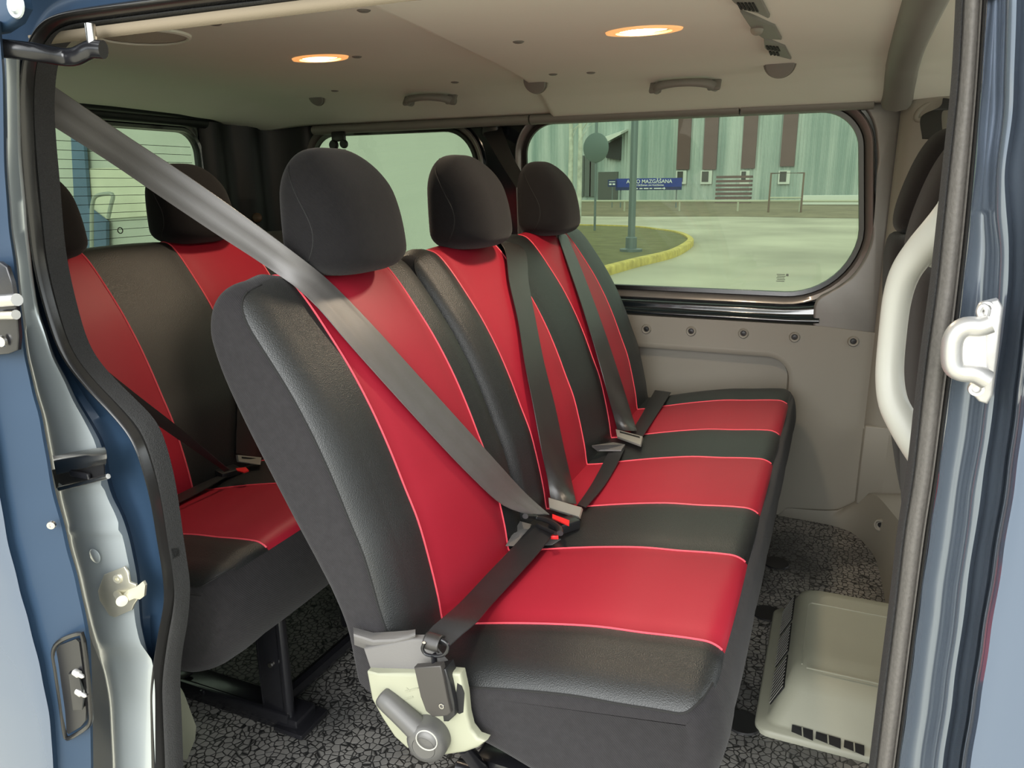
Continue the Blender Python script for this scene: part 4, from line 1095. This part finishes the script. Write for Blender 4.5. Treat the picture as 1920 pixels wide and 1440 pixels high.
tongue([surf_hit(a, b, 'b', 0, .018) for a, b in ((1030, 936), (1093, 955), (1088, 973), (1032, 956))], mb2)
m = MB(); m.prism([surf_hit(a, b, 'b', 0, .014) for a, b in ((1036, 955), (1090, 972), (1072, 976), (1050, 970))], (0, -.003, .001)); m.build('tongue_plug', BLK, mb2)
A_ = [surf_hit(a, b, 'c', 0, .012) for a, b in ((1082, 948), (1105, 915), (1125, 880), (1145, 840))]
B3 = [surf_hit(a, b, 'c', 0, .012) for a, b in ((1098, 952), (1130, 915), (1152, 880), (1172, 840))]
web('lap_strap', A_, B3, BELTD, mb2)
m = MB(); m.prism([surf_hit(a, b, 'c', 0, .014) for a, b in ((1110, 838), (1150, 832), (1172, 836), (1165, 846), (1120, 846))], (0, 0, .004)); m.build('lap_anchor', CUFF, mb2)

# far seat belt
fb = thing('seat_belt', 'dark seat belt from the far pillar down the far seat to a silver tongue', 'seat belt', aty(925, 250, 2.36))
A_ = [aty(903, 243, 2.38), aty(935, 300, 2.25), aty(968, 352, 2.12)]; B4 = [aty(940, 238, 2.38), aty(960, 290, 2.25), aty(985, 335, 2.12)]
web('pillar_strap', A_, B4, BELTD, fb)
A_ = [surf_hit(a, b, 'b', 0, .020) for a, b in ((1045, 440), (1066, 500), (1090, 570), (1112, 640), (1132, 710), (1148, 770), (1158, 806))]
B4 = [surf_hit(a, b, 'b', 0, .020) for a, b in ((1062, 440), (1088, 500), (1115, 570), (1140, 640), (1163, 710), (1182, 770), (1194, 808))]
web('shoulder_strap', A_, B4, BELT, fb)
tongue([surf_hit(a, b, 'b', 0, .018) for a, b in ((1155, 808), (1206, 822), (1202, 838), (1158, 822))], fb)
A_ = [surf_hit(a, b, 'c', 0, .012) for a, b in ((1182, 812), (1202, 780), (1218, 750), (1228, 732))]
B4 = [surf_hit(a, b, 'c', 0, .012) for a, b in ((1204, 820), (1230, 780), (1248, 752), (1258, 736))]
web('lap_strap', A_, B4, BELTD, fb)
c = aty(920, 240, 2.375); m = MB(); m.box(c, (.06, .02, .05), .008, seg=3); m.build('pillar_loop', BLK, fb)
# hook by window 2 (belt anchor of rear bench)
rb1 = thing('seat_belt', 'black belt loop hanging from the roof in front of the rear side window', 'seat belt', aty(635, 262, 2.33))
m = MB(); m.lathe(aty(626, 272, 2.33), (0, -1, 0), [(.0, .010), (.014, .010), (.018, .004), (.018, -.004), (.0, -.004)], 20); m.lathe(aty(645, 270, 2.33), (0, -1, 0), [(.0, .010), (.012, .010), (.015, .004), (.015, -.004), (.0, -.004)], 20); m.box(aty(635, 256, 2.335), (.055, .018, .035), .006); m.build('belt_loop', BLK, rb1)
web('hanging_strap', [aty(625, 280, 2.33), aty(628, 330, 2.30)], [aty(648, 280, 2.33), aty(648, 330, 2.30)], BELTD, rb1)

# rear bench belts
rb2 = thing('seat_belt', 'thin dark belt crossing the rear bench from behind the seal', 'seat belt', aty(150, 660, .80))
A_ = [aty(150, 655, .80), aty(250, 735, .92), aty(340, 805, 1.03), aty(415, 868, 1.12), aty(430, 880, 1.15)]
B5 = [aty(165, 695, .80), aty(255, 768, .92), aty(340, 828, 1.03), aty(408, 874, 1.12), aty(420, 884, 1.15)]
web('shoulder_strap', A_, B5, BELTD, rb2)
A_ = [surf_hit(a, b, 'c', -.755, .014) for a, b in ((320, 934), (370, 910), (410, 892), (432, 880))]
B5 = [surf_hit(a, b, 'c', -.755, .014) for a, b in ((322, 950), (372, 924), (414, 900), (438, 886))]
web('lap_strap', A_, B5, BELTD, rb2)
m = MB(); m.box(surf_hit(428, 884, 'c', -.755, .02), (.045, .05, .014), .004, rot=Matrix.Rotation(radians(-20), 3, 'Z')); bk = m.build('buckle', BLK, rb2)
m = MB(); m.prism([surf_hit(a, b, 'c', -.755, .032) for a, b in ((443, 880), (462, 878), (467, 884), (458, 887), (445, 884))], (0, -.001, .003)); m.build('release_button', RBTN, bk)
rb3 = thing('seat_belt', 'grey belt hanging straight down the middle of the rear bench', 'seat belt', surf_hit(460, 740, 'b', -.755, .02))
A_ = [surf_hit(a, b, 'b', -.755, .012) for a, b in ((444, 700), (445, 760), (443, 820), (443, 850))]; B5 = [surf_hit(a, b, 'b', -.755, .012) for a, b in ((470, 700), (476, 760), (480, 820), (479, 858))]
web('shoulder_strap', A_, B5, BELT, rb3)
tongue([surf_hit(a, b, 'b', -.755, .018) for a, b in ((442, 853), (488, 858), (486, 872), (444, 866))], rb3, mat=DPLA)

# ============================================================ heater box on the floor
hb = thing('floor_heater_box', 'olive grey heater outlet box on the floor in front of the middle bench', 'heater box', atz(1540, 1290, 0))
x0, x1, y0, y1 = -.066, .42, 1.325, 1.80
def ringz(ins, z, r): return [Vector((x, y, z)) for x, y in rrect(x0 + ins, x1 - ins, y0 + ins * .9, y1 - ins * .9, (r, r, r, r), 6)]
m = MB(); R1 = [ringz(0, 0, .03), ringz(0, .010, .03), ringz(.004, .014, .03), ringz(.018, .016, .026), ringz(.024, .02, .024)]
R1 += [[p + Vector((.02 if p.x < .1 else 0, .035 if p.y < 1.5 else 0, 0)) for p in ringz(.03, .075, .03)], [p + Vector((.025 if p.x < .1 else 0, .06 if p.y < 1.5 else 0, 0)) for p in ringz(.034, .092, .03)], [p + Vector((.03 if p.x < .1 else 0, .08 if p.y < 1.5 else 0, 0)) for p in ringz(.045, .100, .03)], [p + Vector((.03 if p.x < .1 else 0, .1 if p.y < 1.5 else 0, 0)) for p in ringz(.07, .102, .03)]]
m.grid(R1, True); m.add(R1[-1], [tuple(range(len(R1[-1])))]); box_o = m.build('housing', HEAT, hb, angle=50)
# front outlets (three pairs) on the sloping near face
def facep(px, py):  # near sloping face plane
    n = Vector((0, -.075 + .02, .0)); d = ray(px, py)
    # plane through (.,y0+.024,.02) and (.,y0+.062,.075)
    a = Vector((0, y0 + .022, .02)); b = Vector((0, y0 + .030 * .9 + .035, .075)); nn = Vector((1, 0, 0)).cross(b - a).normalized()
    t = (a - EYE).dot(nn) / d.dot(nn); return EYE + d * t
from mathutils.bvhtree import BVHTree
_bm = bmesh.new(); _bm.from_mesh(box_o.data); _mt = Matrix.Translation(hb.location) @ box_o.matrix_parent_inverse; _bm.transform(_mt); _tree = BVHTree.FromBMesh(_bm)
def facep(px, py):
    h = _tree.ray_cast(EYE, ray(px, py).normalized()); return h[0] if h[0] else atz(px, py, .03)
m = MB()
for (a, b) in ((1484, 1524), (1529, 1576), (1582, 1620), ):
    f = lambda x: 1357 + (x - 1484) * .295
    P = [facep(a + 1, f(a) + 2), facep(b, f(b) + 1), facep(b, f(b) + 20), facep(a, f(a) + 15)]
    m.prism([p + Vector((0, -.003, .003)) for p in P], (0, .004, -.004))
m.build('outlet_slot', DVOID, hb, smooth=False)
m = MB()
for a in (1504, 1552, 1601):
    f = 1357 + (a - 1484) * .295; m.tube([facep(a, f + 1) + Vector((0, -.004, .003)), facep(a + 1, f + 18) + Vector((0, -.004, .003))], .0014, 6)
m.build('outlet_bar', HEAT, hb)
# side louvre
m = MB()
for i in range(3):
    ya = y0 + .07 + i * .13; m.prism([Vector((x0 + .026, ya, .022)), Vector((x0 + .026, ya + .115, .022)), Vector((x0 + .048, ya + .115, .070)), Vector((x0 + .048, ya, .070))], (-.0022, 0, .001))
m.build('side_louvre', DVOID, hb, smooth=False)
for i in range(3):
    m = MB()
    for k_ in range(9):
        ya = y0 + .075 + i * .13 + k_ * .0125; m.tube([(x0 + .0225, ya, .022), (x0 + .0445, ya, .070)], .0012, 5)
    m.build('louvre_fins', DPLA, hb)
# ribs across the lid
m = MB()
for y in (1.43, 1.69): m.tube([(x0 + .085, y, .1025), (x1 - .08, y, .1025)], .0018, 6)
m.tube(cr_spline([(x0 + .085, 1.69, .1025), (x0 + .078, 1.68, .1022), (x0 + .076, 1.56, .102), (x0 + .076, 1.44, .102)], 16), .0016, 6)
m.build('lid_rib', HEAT, hb)

# ============================================================ front seats, belt, handle
fs = thing('front_seat', 'black front passenger seat seen from behind by the far pillar', 'front seat', (.30, 2.0, 0))
def egg(c, r, parent, name, mat, pw=(.8, .7, .6), lean=.0):
    m = MB(); rows = []
    for i in range(25):
        ph = -pi / 2 + pi * i / 24; row = []
        for j in range(32):
            th = 2 * pi * j / 32; rr = abs(cos(ph)) ** pw[2]; sg = lambda v, p: (abs(v) ** p) * (1 if v >= 0 else -1)
            z = r[2] * sg(sin(ph), .85); row.append(Vector((c[0] + r[0] * rr * sg(cos(th), pw[0]) - lean * z, c[1] + r[1] * rr * sg(sin(th), pw[1]), c[2] + z)))
        rows.append(row)
    m.grid(rows, True); return m.build(name, mat, parent, angle=80)
egg((.175, 2.00, 1.045), (.050, .125, .115), fs, 'headrest', HFAB, lean=.28 * -1)
egg((.20, 2.00, .60), (.065, .225, .33), fs, 'backrest', HFAB, (.7, .5, .35), lean=-.16 * -1)
m = MB()
for s_ in (-.05, .05): m.tube([(.165, 2.0 + s_, .90), (.165, 2.0 + s_, .99)], .006, 8)
m.build('headrest_post', CHROME, fs)
m = MB(); m.box((.40, 2.0, .36), (.42, .44, .12), .04, seg=4); m.box((.40, 2.0, .15), (.3, .3, .3), .02); m.build('seat_cushion', HFAB, fs)
fs2 = thing('front_seat', 'black front seat nearer the door, mostly hidden by the seal', 'front seat', (.30, 1.45, 0))
egg((.170, 1.50, 1.015), (.052, .125, .112), fs2, 'headrest', HFAB, lean=-.25)
egg((.20, 1.42, .60), (.065, .24, .32), fs2, 'backrest', HFAB, (.7, .5, .35), lean=.12)
m = MB(); m.box((.40, 1.42, .36), (.42, .44, .12), .04, seg=4); m.box((.40, 1.42, .15), (.3, .3, .3), .02); m.build('seat_cushion', HFAB, fs2)
pb = thing('seat_belt', 'dark front seat belt coming out of the oval guide on the far pillar', 'seat belt', aty(1740, 210, 2.33))
m = MB(); m.tube(cr_spline([aty(a, b, 2.335) for a, b in [(1718, 222), (1722, 210), (1738, 196), (1762, 186), (1772, 190), (1760, 202), (1740, 214), (1726, 224)]], 40, True), .007, 10, closed=True); m.build('belt_guide', GPLA, pb)
web('shoulder_strap', [aty(1768, 184, 2.31), aty(1762, 200, 2.30), aty(1727, 220, 2.29), aty(1729, 260, 2.20)], [aty(1782, 186, 2.31), aty(1780, 205, 2.30), aty(1766, 212, 2.29), aty(1768, 262, 2.20)], BELTD, pb)
gh = thing('pillar_grab_handle', 'large pale grey grab handle on the near pillar beside the seal', 'grab handle', aty(1700, 640, .80))
P = [aty(a, b, y) for a, b, y in [(1800, 395, .765), (1765, 430, .775), (1728, 468, .79), (1698, 510, .80), (1682, 560, .805), (1673, 630, .805), (1668, 700, .80), (1674, 752, .79), (1692, 790, .78), (1722, 835, .77), (1760, 880, .765)]]
Q_ = cr_spline(P, 50); rr = [.020 - .0075 * (sin(pi * i / 49) ** .5) for i in range(50)]
m = MB(); m.tube(Q_, rr, 20, flat=1.15, up=(0, -1, 0)); m.build('grip', HANDL, gh)
m = MB(); m.prism([aty(a, b, .795) for a, b in [(1695, 490), (1722, 440), (1760, 408), (1810, 380), (1810, 520), (1740, 500), (1712, 520)]], (0, .018, 0), bev=.002); m.build('upper_mount', HANDL, gh)
m = MB(); m.prism([aty(a, b, .790) for a, b in [(1675, 770), (1690, 780), (1720, 800), (1780, 810), (1780, 930), (1712, 848), (1682, 815)]], (0, .018, 0), bev=.006); m.build('lower_mount', HANDL, gh)

# small bits: brown item in the rear corner ledge
c = aty(482, 408, 2.25); lc = thing('ledge_ring_pull', 'small tan edged latch low beside the rear corner pillar', 'latch', c)
m = MB(); m.lathe(c, (.5, -1, .2), [(.0, .004), (.013, .004), (.018, .0), (.018, -.006)], 20); m.build('latch_disc', M('tan_plastic', srgb(84, 62, 45), .5), lc)

# ============================================================ outside
GZ = -.62
ASPH = M('asphalt', (.46, .435, .34, 1), .9, var=(.30, .6), bump=('noise', 6, .3, .01))
mb = MB(); mb.box((0, 20, GZ - .05), (240, 260, .1)); struct(mb, 'ground', ASPH, 'pale grey asphalt yard outside the van', 'ground', smooth=False)
VERGE = M('winter_verge', (.22, .19, .12, 1), .95, var=(1.2, .5), bump=('noise', 3, .8, .05))
mb = MB(); rows = []
for i in range(80):
    x = -60 + i * 1.5; rows.append([Vector((x, 38.5 + .5 * sin(i * .9), GZ + .01)), Vector((x, 40, GZ + .15 + .06 * sin(i * 2.1))), Vector((x, 42, GZ + .22)), Vector((x, 59, GZ + .25))])
mb.grid(rows); struct(mb, 'verge', VERGE, 'brown winter verge in front of the corrugated hall', 'verge', angle=80)
GRASS = M('dry_grass', (.17, .165, .07, 1), .95, var=(2.0, .5), bump=('noise', 8, .8, .04))
YEL = M('yellow_kerb_paint', (.62, .50, .14, 1), .8, var=(6.0, .6))
isl = thing('traffic_island', 'grass traffic island edged with a worn yellow kerb', 'traffic island', atz(1150, 470, GZ))
kp = [(1040, 548), (1125, 522), (1200, 500), (1265, 483), (1296, 465), (1298, 455), (1275, 444), (1240, 438), (1190, 432), (1100, 429), (1000, 428), (940, 427)]
K = cr_spline([atz(a, b, GZ) for a, b in kp], 90)
Kin = []
for i, p in enumerate(K):
    t = (K[min(89, i + 1)] - K[max(0, i - 1)]).normalized(); nn = Vector((-t.y, t.x, 0)); Kin.append(p + nn * .16)
up_ = lambda L_, z: [Vector((p.x, p.y, z)) for p in L_]
m = MB(); m.grid([up_(K, GZ), up_(K, GZ + .14), up_([a.lerp(b, .15) for a, b in zip(K, Kin)], GZ + .17), up_(Kin, GZ + .17), up_(Kin, GZ + .10)]); m.build('kerb', YEL, isl, angle=60)
m = MB(); cen = Vector((-7.5, 20, GZ + .16)); base = up_(Kin, GZ + .13); m.add([cen] + base, [(0, i + 1, i + 2) for i in range(len(base) - 1)] + [(0, len(base), 1)]); m.build('grass', GRASS, isl)

# lamp post, round sign post
POST = M('galvanised_post', srgb(120, 134, 134), .5, .5)
b0 = atz(1183, 470, GZ + .15); lp = thing('lamp_post', 'tall grey lamp post standing on the grass island', 'lamp post', b0)
m = MB(); m.tube([b0, b0 + Vector((0, 0, 7))], [.085, .07], 16); m.build('pole', POST, lp)
m = MB(); m.lathe(b0, (0, 0, 1), [(.26, -.02), (.26, .04), (.13, .06), (.13, .3), (.1, .32)], 20); m.build('base_collar', POST, lp)
b0 = atz(1115, 432, GZ + .15); rsn = thing('round_road_sign', 'round road sign seen from behind on a thin post', 'road sign', b0)
m = MB(); m.tube([b0, b0 + Vector((0, 0, 3.7))], .04, 10); m.build('pole', POST, rsn)
c = aty(1117, 277, b0.y - .08); m = MB(); m.lathe(c, (-.2, -1, 0), [(.0, .01), (.44, .01), (.46, .0), (.46, -.02), (.0, -.02)], 32); m.build('sign_disc', M('sign_back', srgb(105, 122, 118), .5, .3), rsn)

# corrugated hall
HY = 60.0
def corr():
    m = M('corrugated_cladding', (.36, .45, .40, 1), .8)
    n = m.node_tree.nodes; L = m.node_tree.links; b = n['Principled BSDF']; t = n.new('ShaderNodeTexCoord')
    mp = n.new('ShaderNodeMapping'); mp.inputs['Scale'].default_value = (.9, .9, .05); L.new(t.outputs['Object'], mp.inputs[0])
    nz = n.new('ShaderNodeTexNoise'); nz.inputs['Scale'].default_value = 1.6; nz.inputs['Detail'].default_value = 8; L.new(mp.outputs[0], nz.inputs[0])
    r = n.new('ShaderNodeValToRGB'); r.color_ramp.elements[0].position = .35; r.color_ramp.elements[0].color = (.27, .36, .33, 1); r.color_ramp.elements[1].position = .68; r.color_ramp.elements[1].color = (.52, .58, .54, 1)
    L.new(nz.outputs['Fac'], r.inputs[0]); L.new(r.outputs[0], b.inputs['Base Color']); return m
CORR = corr()
hall = thing('corrugated_hall', 'long pale green corrugated hall across the yard', 'building', (-6, HY, GZ))
m = MB(); rows = [[], []]
for i in range(900):
    x = -34 + i * .06; y = HY + (.05 if (i // 2) % 2 else 0); rows[0].append(Vector((x, y, GZ))); rows[1].append(Vector((x, y, 13)))
m.grid(rows); m.add([(20, HY, GZ), (20, HY + 20, GZ), (20, HY + 20, 13), (20, HY, 13)], [(0, 1, 2, 3)]); m.build('cladding', CORR, hall, smooth=False)
BRN = M('brown_strip', (.14, .085, .08, 1), .8, var=(1, .15)); WFR = M('white_window_frame', (.65, .68, .62, 1), .6); WGL = M('dark_window', (.05, .055, .05, 1), .2)
for (a, b, yb, wa, wb) in ((1268, 1292, 318, 1268, 1286), (1317, 1342, 318, 1314, 1334), (1389, 1415, 316, 1388, 1404), (1462, 1489, 312, 1460, 1480)):
    p = aty(a, yb, HY - .2); q = aty(b, yb, HY - .2)
    m = MB(); m.box(((p.x + q.x) / 2, HY - .1, (p.z + 13) / 2), (q.x - p.x, .2, 13 - p.z)); m.build('brown_strip', BRN, hall, smooth=False)
    p = aty(wa, 320, HY - .2); q = aty(wb, 345, HY - .2)
    m = MB(); m.box(((p.x + q.x) / 2, HY - .12, (p.z + q.z) / 2), (q.x - p.x, .22, p.z - q.z)); wn = m.build('hall_window', WFR, hall, smooth=False)
    m = MB(); m.box(((p.x + q.x) / 2 - .07, HY - .22, (p.z + q.z) / 2 + .05), (q.x - p.x - .35, .08, p.z - q.z - .22)); m.build('pane', WGL, wn, smooth=False)
# dark doorway, canopy and details
p = aty(1120, 262, HY); q = aty(1163, 375, HY)
m = MB(); m.box(((p.x + q.x) / 2, HY - .1, (1.9 + GZ) / 2), ((q.x - p.x) * .8, .3, 1.9 - GZ)); m.build('doorway', M('doorway_dark', (.10, .11, .10, 1), .8), hall, smooth=False)
p = aty(1140, 300, HY - 1); m = MB(); P = [aty(1122, 262, HY - 2.2), aty(1164, 248, HY - 2.2), aty(1164, 252, HY - 2.2), aty(1130, 270, HY - 2.2)]; m.prism(P, (0, 2.2, .4)); m.build('canopy', WFR, hall)
m = MB(); P = [aty(1138, 270, HY - .4), aty(1164, 256, HY - .4), aty(1162, 300, HY - .4), aty(1136, 296, HY - .4)]; m.prism(P, (0, .4, 0)); m.build('canopy_side', M('canopy_dark', (.035, .04, .04, 1), .8), hall)
for a in (1090, 1103, 1112): 
    p = aty(a, 300, HY - .1); m = MB(); m.box((p.x, HY - .08, 1.6), (.5, .16, 3.2)); m.build('dark_gap', M('gap', (.12, .14, .13, 1), .8), hall, smooth=False)

# banner with lettering
SB = M('banner_blue', (.02, .05, .30, 1), .7); SW = M('banner_white', (.85, .87, .85, 1), .7)
bn = thing('car_wash_banner', 'blue banner reading AUTO MAZGASANA on the fence', 'banner', aty(1218, 350, 45))
pa = aty(1155, 335, 45); pb_ = aty(1279, 335, 45); pc = aty(1279, 356, 45)
m = MB(); m.box(((pa.x + pb_.x) / 2, 45, (pa.z + pc.z) / 2), (pb_.x - pa.x, .04, pa.z - pc.z)); m.build('banner_sheet', SB, bn, smooth=False)
for xx in (pa.x + .3, pb_.x - .3):
    m = MB(); m.tube([(xx, 45.06, GZ), (xx, 45.06, pa.z)], .04, 8); m.build('post', POST, bn)
def text(body, x, y, z, size, mat, parent, name, align='CENTER'):
    cu = bpy.data.curves.new(name, 'FONT'); cu.body = body; cu.size = size; cu.align_x = align; cu.align_y = 'CENTER'; cu.extrude = .01; cu.offset = size * .012
    ob = bpy.data.objects.new('tmp', cu); COL.objects.link(ob); dg = bpy.context.evaluated_depsgraph_get()
    me = bpy.data.meshes.new_from_object(ob.evaluated_get(dg)); bpy.data.objects.remove(ob)
    for v in me.vertices: v.co = Vector((x + v.co.x, y - v.co.z, z + v.co.y))
    me.materials.clear(); me.materials.append(mat); o = link(name, me, parent); return o
zc = (pa.z + pc.z) / 2; xc = (pa.x + pb_.x) / 2; hgt = pa.z - pc.z
hx = aty(1217, 342, 44.95)
text('AUTO MAZG\u0100\u0160ANA', hx.x, 44.95, zc + hgt * .22, hgt * .44, SW, bn, 'headline')
text('T\u012aR\u012a\u0160ANA UN PUL\u0112\u0160ANA', aty(1219, 342, 44.95).x, 44.95, zc - hgt * .10, hgt * .21, SW, bn, 'small_print')
m = MB(); m.box((xc, 44.965, zc - hgt * .37), (pb_.x - pa.x, .01, hgt * .26)); m.build('lower_band', M('banner_navy', (.012, .03, .12, 1), .7), bn, smooth=False)
m = MB()
for a, b in ((1191, 1196), (1199, 1205), (1207, 1216), (1218, 1223), (1226, 1240)):
    xa, xb = aty(a, 350, 44.94).x, aty(b, 350, 44.94).x; m.box(((xa + xb) / 2, 44.94, zc - hgt * .36), (xb - xa, .01, hgt * .09))
m.build('blurred_line', SW, bn, smooth=False)
xa, xb = aty(1241, 350, 44.94).x, aty(1248, 350, 44.94).x; za = zc - hgt * .36; q = hgt * .12
m = MB(); m.prism([(xa, 44.94, za - q * .3), (xa + (xb - xa) * .55, 44.94, za - q * .3), (xa + (xb - xa) * .55, 44.94, za - q), (xb, 44.94, za), (xa + (xb - xa) * .55, 44.94, za + q), (xa + (xb - xa) * .55, 44.94, za + q * .3), (xa, 44.94, za + q * .3)], (0, -.01, 0)); m.build('arrow', SW, bn, smooth=False)
s2 = thing('street_number_sign', 'small dark blue number sign left of the banner', 'sign', aty(1148, 343, 45))
pa = aty(1140, 337, 44.9); pb_ = aty(1156, 350, 44.9); m = MB(); m.box(((pa.x + pb_.x) / 2, 44.9, (pa.z + pb_.z) / 2), (pb_.x - pa.x, .04, pa.z - pb_.z)); m.build('sign_plate', M('sign_navy', (.01, .03, .12, 1), .6), s2, smooth=False)
m = MB(); m.tube([((pa.x + pb_.x) / 2, 44.96, GZ), ((pa.x + pb_.x) / 2, 44.96, pa.z)], .03, 8); m.build('post', POST, s2)
sx, sz, sw, sh = (pa.x + pb_.x) / 2, (pa.z + pb_.z) / 2, pb_.x - pa.x, pa.z - pb_.z
m = MB(); m.box((sx, 44.86, sz + sh * .2), (sw * .7, .01, sh * .10)); m.box((sx - sw * .2, 44.86, sz - sh * .15), (sw * .28, .01, sh * .22)); m.box((sx + sw * .2, 44.86, sz - sh * .15), (sw * .28, .01, sh * .22)); m.build('sign_marks', SW, s2, smooth=False)
# pipe rail, posts, gate
RAIL = M('rail_paint', (.46, .47, .36, 1), .7); RUST = M('rusty_steel', (.16, .11, .08, 1), .8)
pr = thing('pipe_rail', 'long pale pipe rail on short posts along the verge', 'rail', (-6, 41, GZ))
m = MB(); z1 = aty(1300, 377, 41).z; m.tube([(-22, 41, z1), (4, 41, z1)], .06, 8); m.build('pipe', RAIL, pr)
for i in range(9):
    m = MB(); m.tube([(-20 + i * 3, 41, GZ), (-20 + i * 3, 41, z1)], .05, 8); m.build('post', RAIL, pr)
gt = thing('gate_frame', 'rusty square gate frame standing by the pipe rail', 'gate', aty(1472, 390, 40.5))
pa = aty(1446, 325, 40.5); pb_ = aty(1502, 390, 40.5)
m = MB(); m.tube([(pa.x, 40.5, GZ), (pa.x, 40.5, pa.z), (pb_.x, 40.5, pa.z), (pb_.x, 40.5, GZ)], .05, 8); m.build('frame', RUST, gt)
m = MB(); m.tube([(pa.x, 40.5, .25), (pb_.x, 40.5, .25)], .04, 8); m.build('cross_rail', RAIL, gt)
# crate stack and low white wall
p = aty(1375, 372, 55); cs_ = thing('pallet_stack', 'stack of brown pallets in front of the hall', 'pallets', (p.x, 55, GZ))
m = MB()
for i in range(7): m.box((p.x, 55, GZ + .3 + i * .28), (2.3, 1.2, .16))
m.build('pallets', BRN, cs_, smooth=False); cs_.children[0].name = 'boards'
p = aty(1600, 372, 50); m = MB(); m.box((p.x - .3, 50, GZ + .55), (5.0, .4, .55), .02); o = m.build('low_white_wall', WFR, smooth=False); tag(o, 'low white wall at the right end of the hall', 'wall')
# birches
BIR = M('birch_bark', (.50, .52, .44, 1), .8, var=(4, .6))
for (a, t_, h) in ((1068, 'thin white birch trunk left of the round sign', 8), (1085, 'speckled birch trunk just left of the round sign', 9)):
    b0 = aty(a, 392, 36); tr = thing('birch_tree', t_, 'tree', (b0.x, 36, GZ), 'birches by the hall')
    m = MB(); m.tube([(b0.x, 36, GZ), (b0.x + .05, 36, 3), (b0.x - .1, 36, h)], [.14, .11, .04], 10); m.build('trunk', BIR, tr)
    m = MB()
    for k_ in range(14):
        z = 3 + k_ * .4; an = random.random() * 6.3; m.tube([(b0.x, 36, z), (b0.x + cos(an) * .8, 36 + sin(an) * .8, z + .7), (b0.x + cos(an) * 1.3, 36 + sin(an) * 1.3, z + .9)], [.03, .015, .006], 5)
    m.build('branches', BIR, tr)

# pale building seen through the rear windows
PW = M('pale_render', (.46, .49, .43, 1), .85, var=(.6, .12))
pbld = thing('pale_building', 'pale rendered building close behind the rear windows', 'building', (-9, 9.6, GZ))
m = MB(); m.box((-10.5, 9.6, 2.2), (12.26, 1.2, 5.8)); m.build('wall', PW, pbld, smooth=False)
bb = thing('blue_board', 'tall blue board leaning on the pale building', 'board', (-10, 8.9, GZ))
BLU = M('blue_board_paint', (.09, .15, .24, 1), .6, var=(2, .3))
m = MB(); pts = [aty(a, b, 8.94) for a, b in ((138, 232), (160, 232), (172, 390), (205, 415), (205, 520), (134, 520), (132, 440), (145, 380))]; m.prism(pts, (0, -.06, 0)); m.build('board', BLU, bb, smooth=False); bb.children[0].name = 'board_sheet'
hb_ = thing('trolley_frame', 'bent grey tube frame standing before the pale building', 'tube frame', aty(190, 420, 8.5))
m = MB(); m.tube(cr_spline([aty(a, b, 8.5) for a, b in ((172, 412), (173, 385), (180, 368), (205, 363), (212, 368), (208, 385), (203, 408))], 30), .03, 8); m.tube([aty(172, 412, 8.5), aty(172, 520, 8.5)], .03, 8); m.build('bent_tube', M('tube_grey', (.30, .33, .29, 1), .5), hb_)
lw = aty(230, 350, 8.9); m = MB(); m.prism([aty(a, b, 8.99) for a, b in ((162, 316), (290, 312), (292, 404), (173, 412))], (0, -.03, 0)); o = m.build('pale_panel', M('pale_panel', (.60, .61, .48, 1), .7, var=(2, .12)), smooth=False); tag(o, 'lighter panel on the pale building behind the bent tube frame', 'panel')  # plain paler panel on the wall, not a notice board
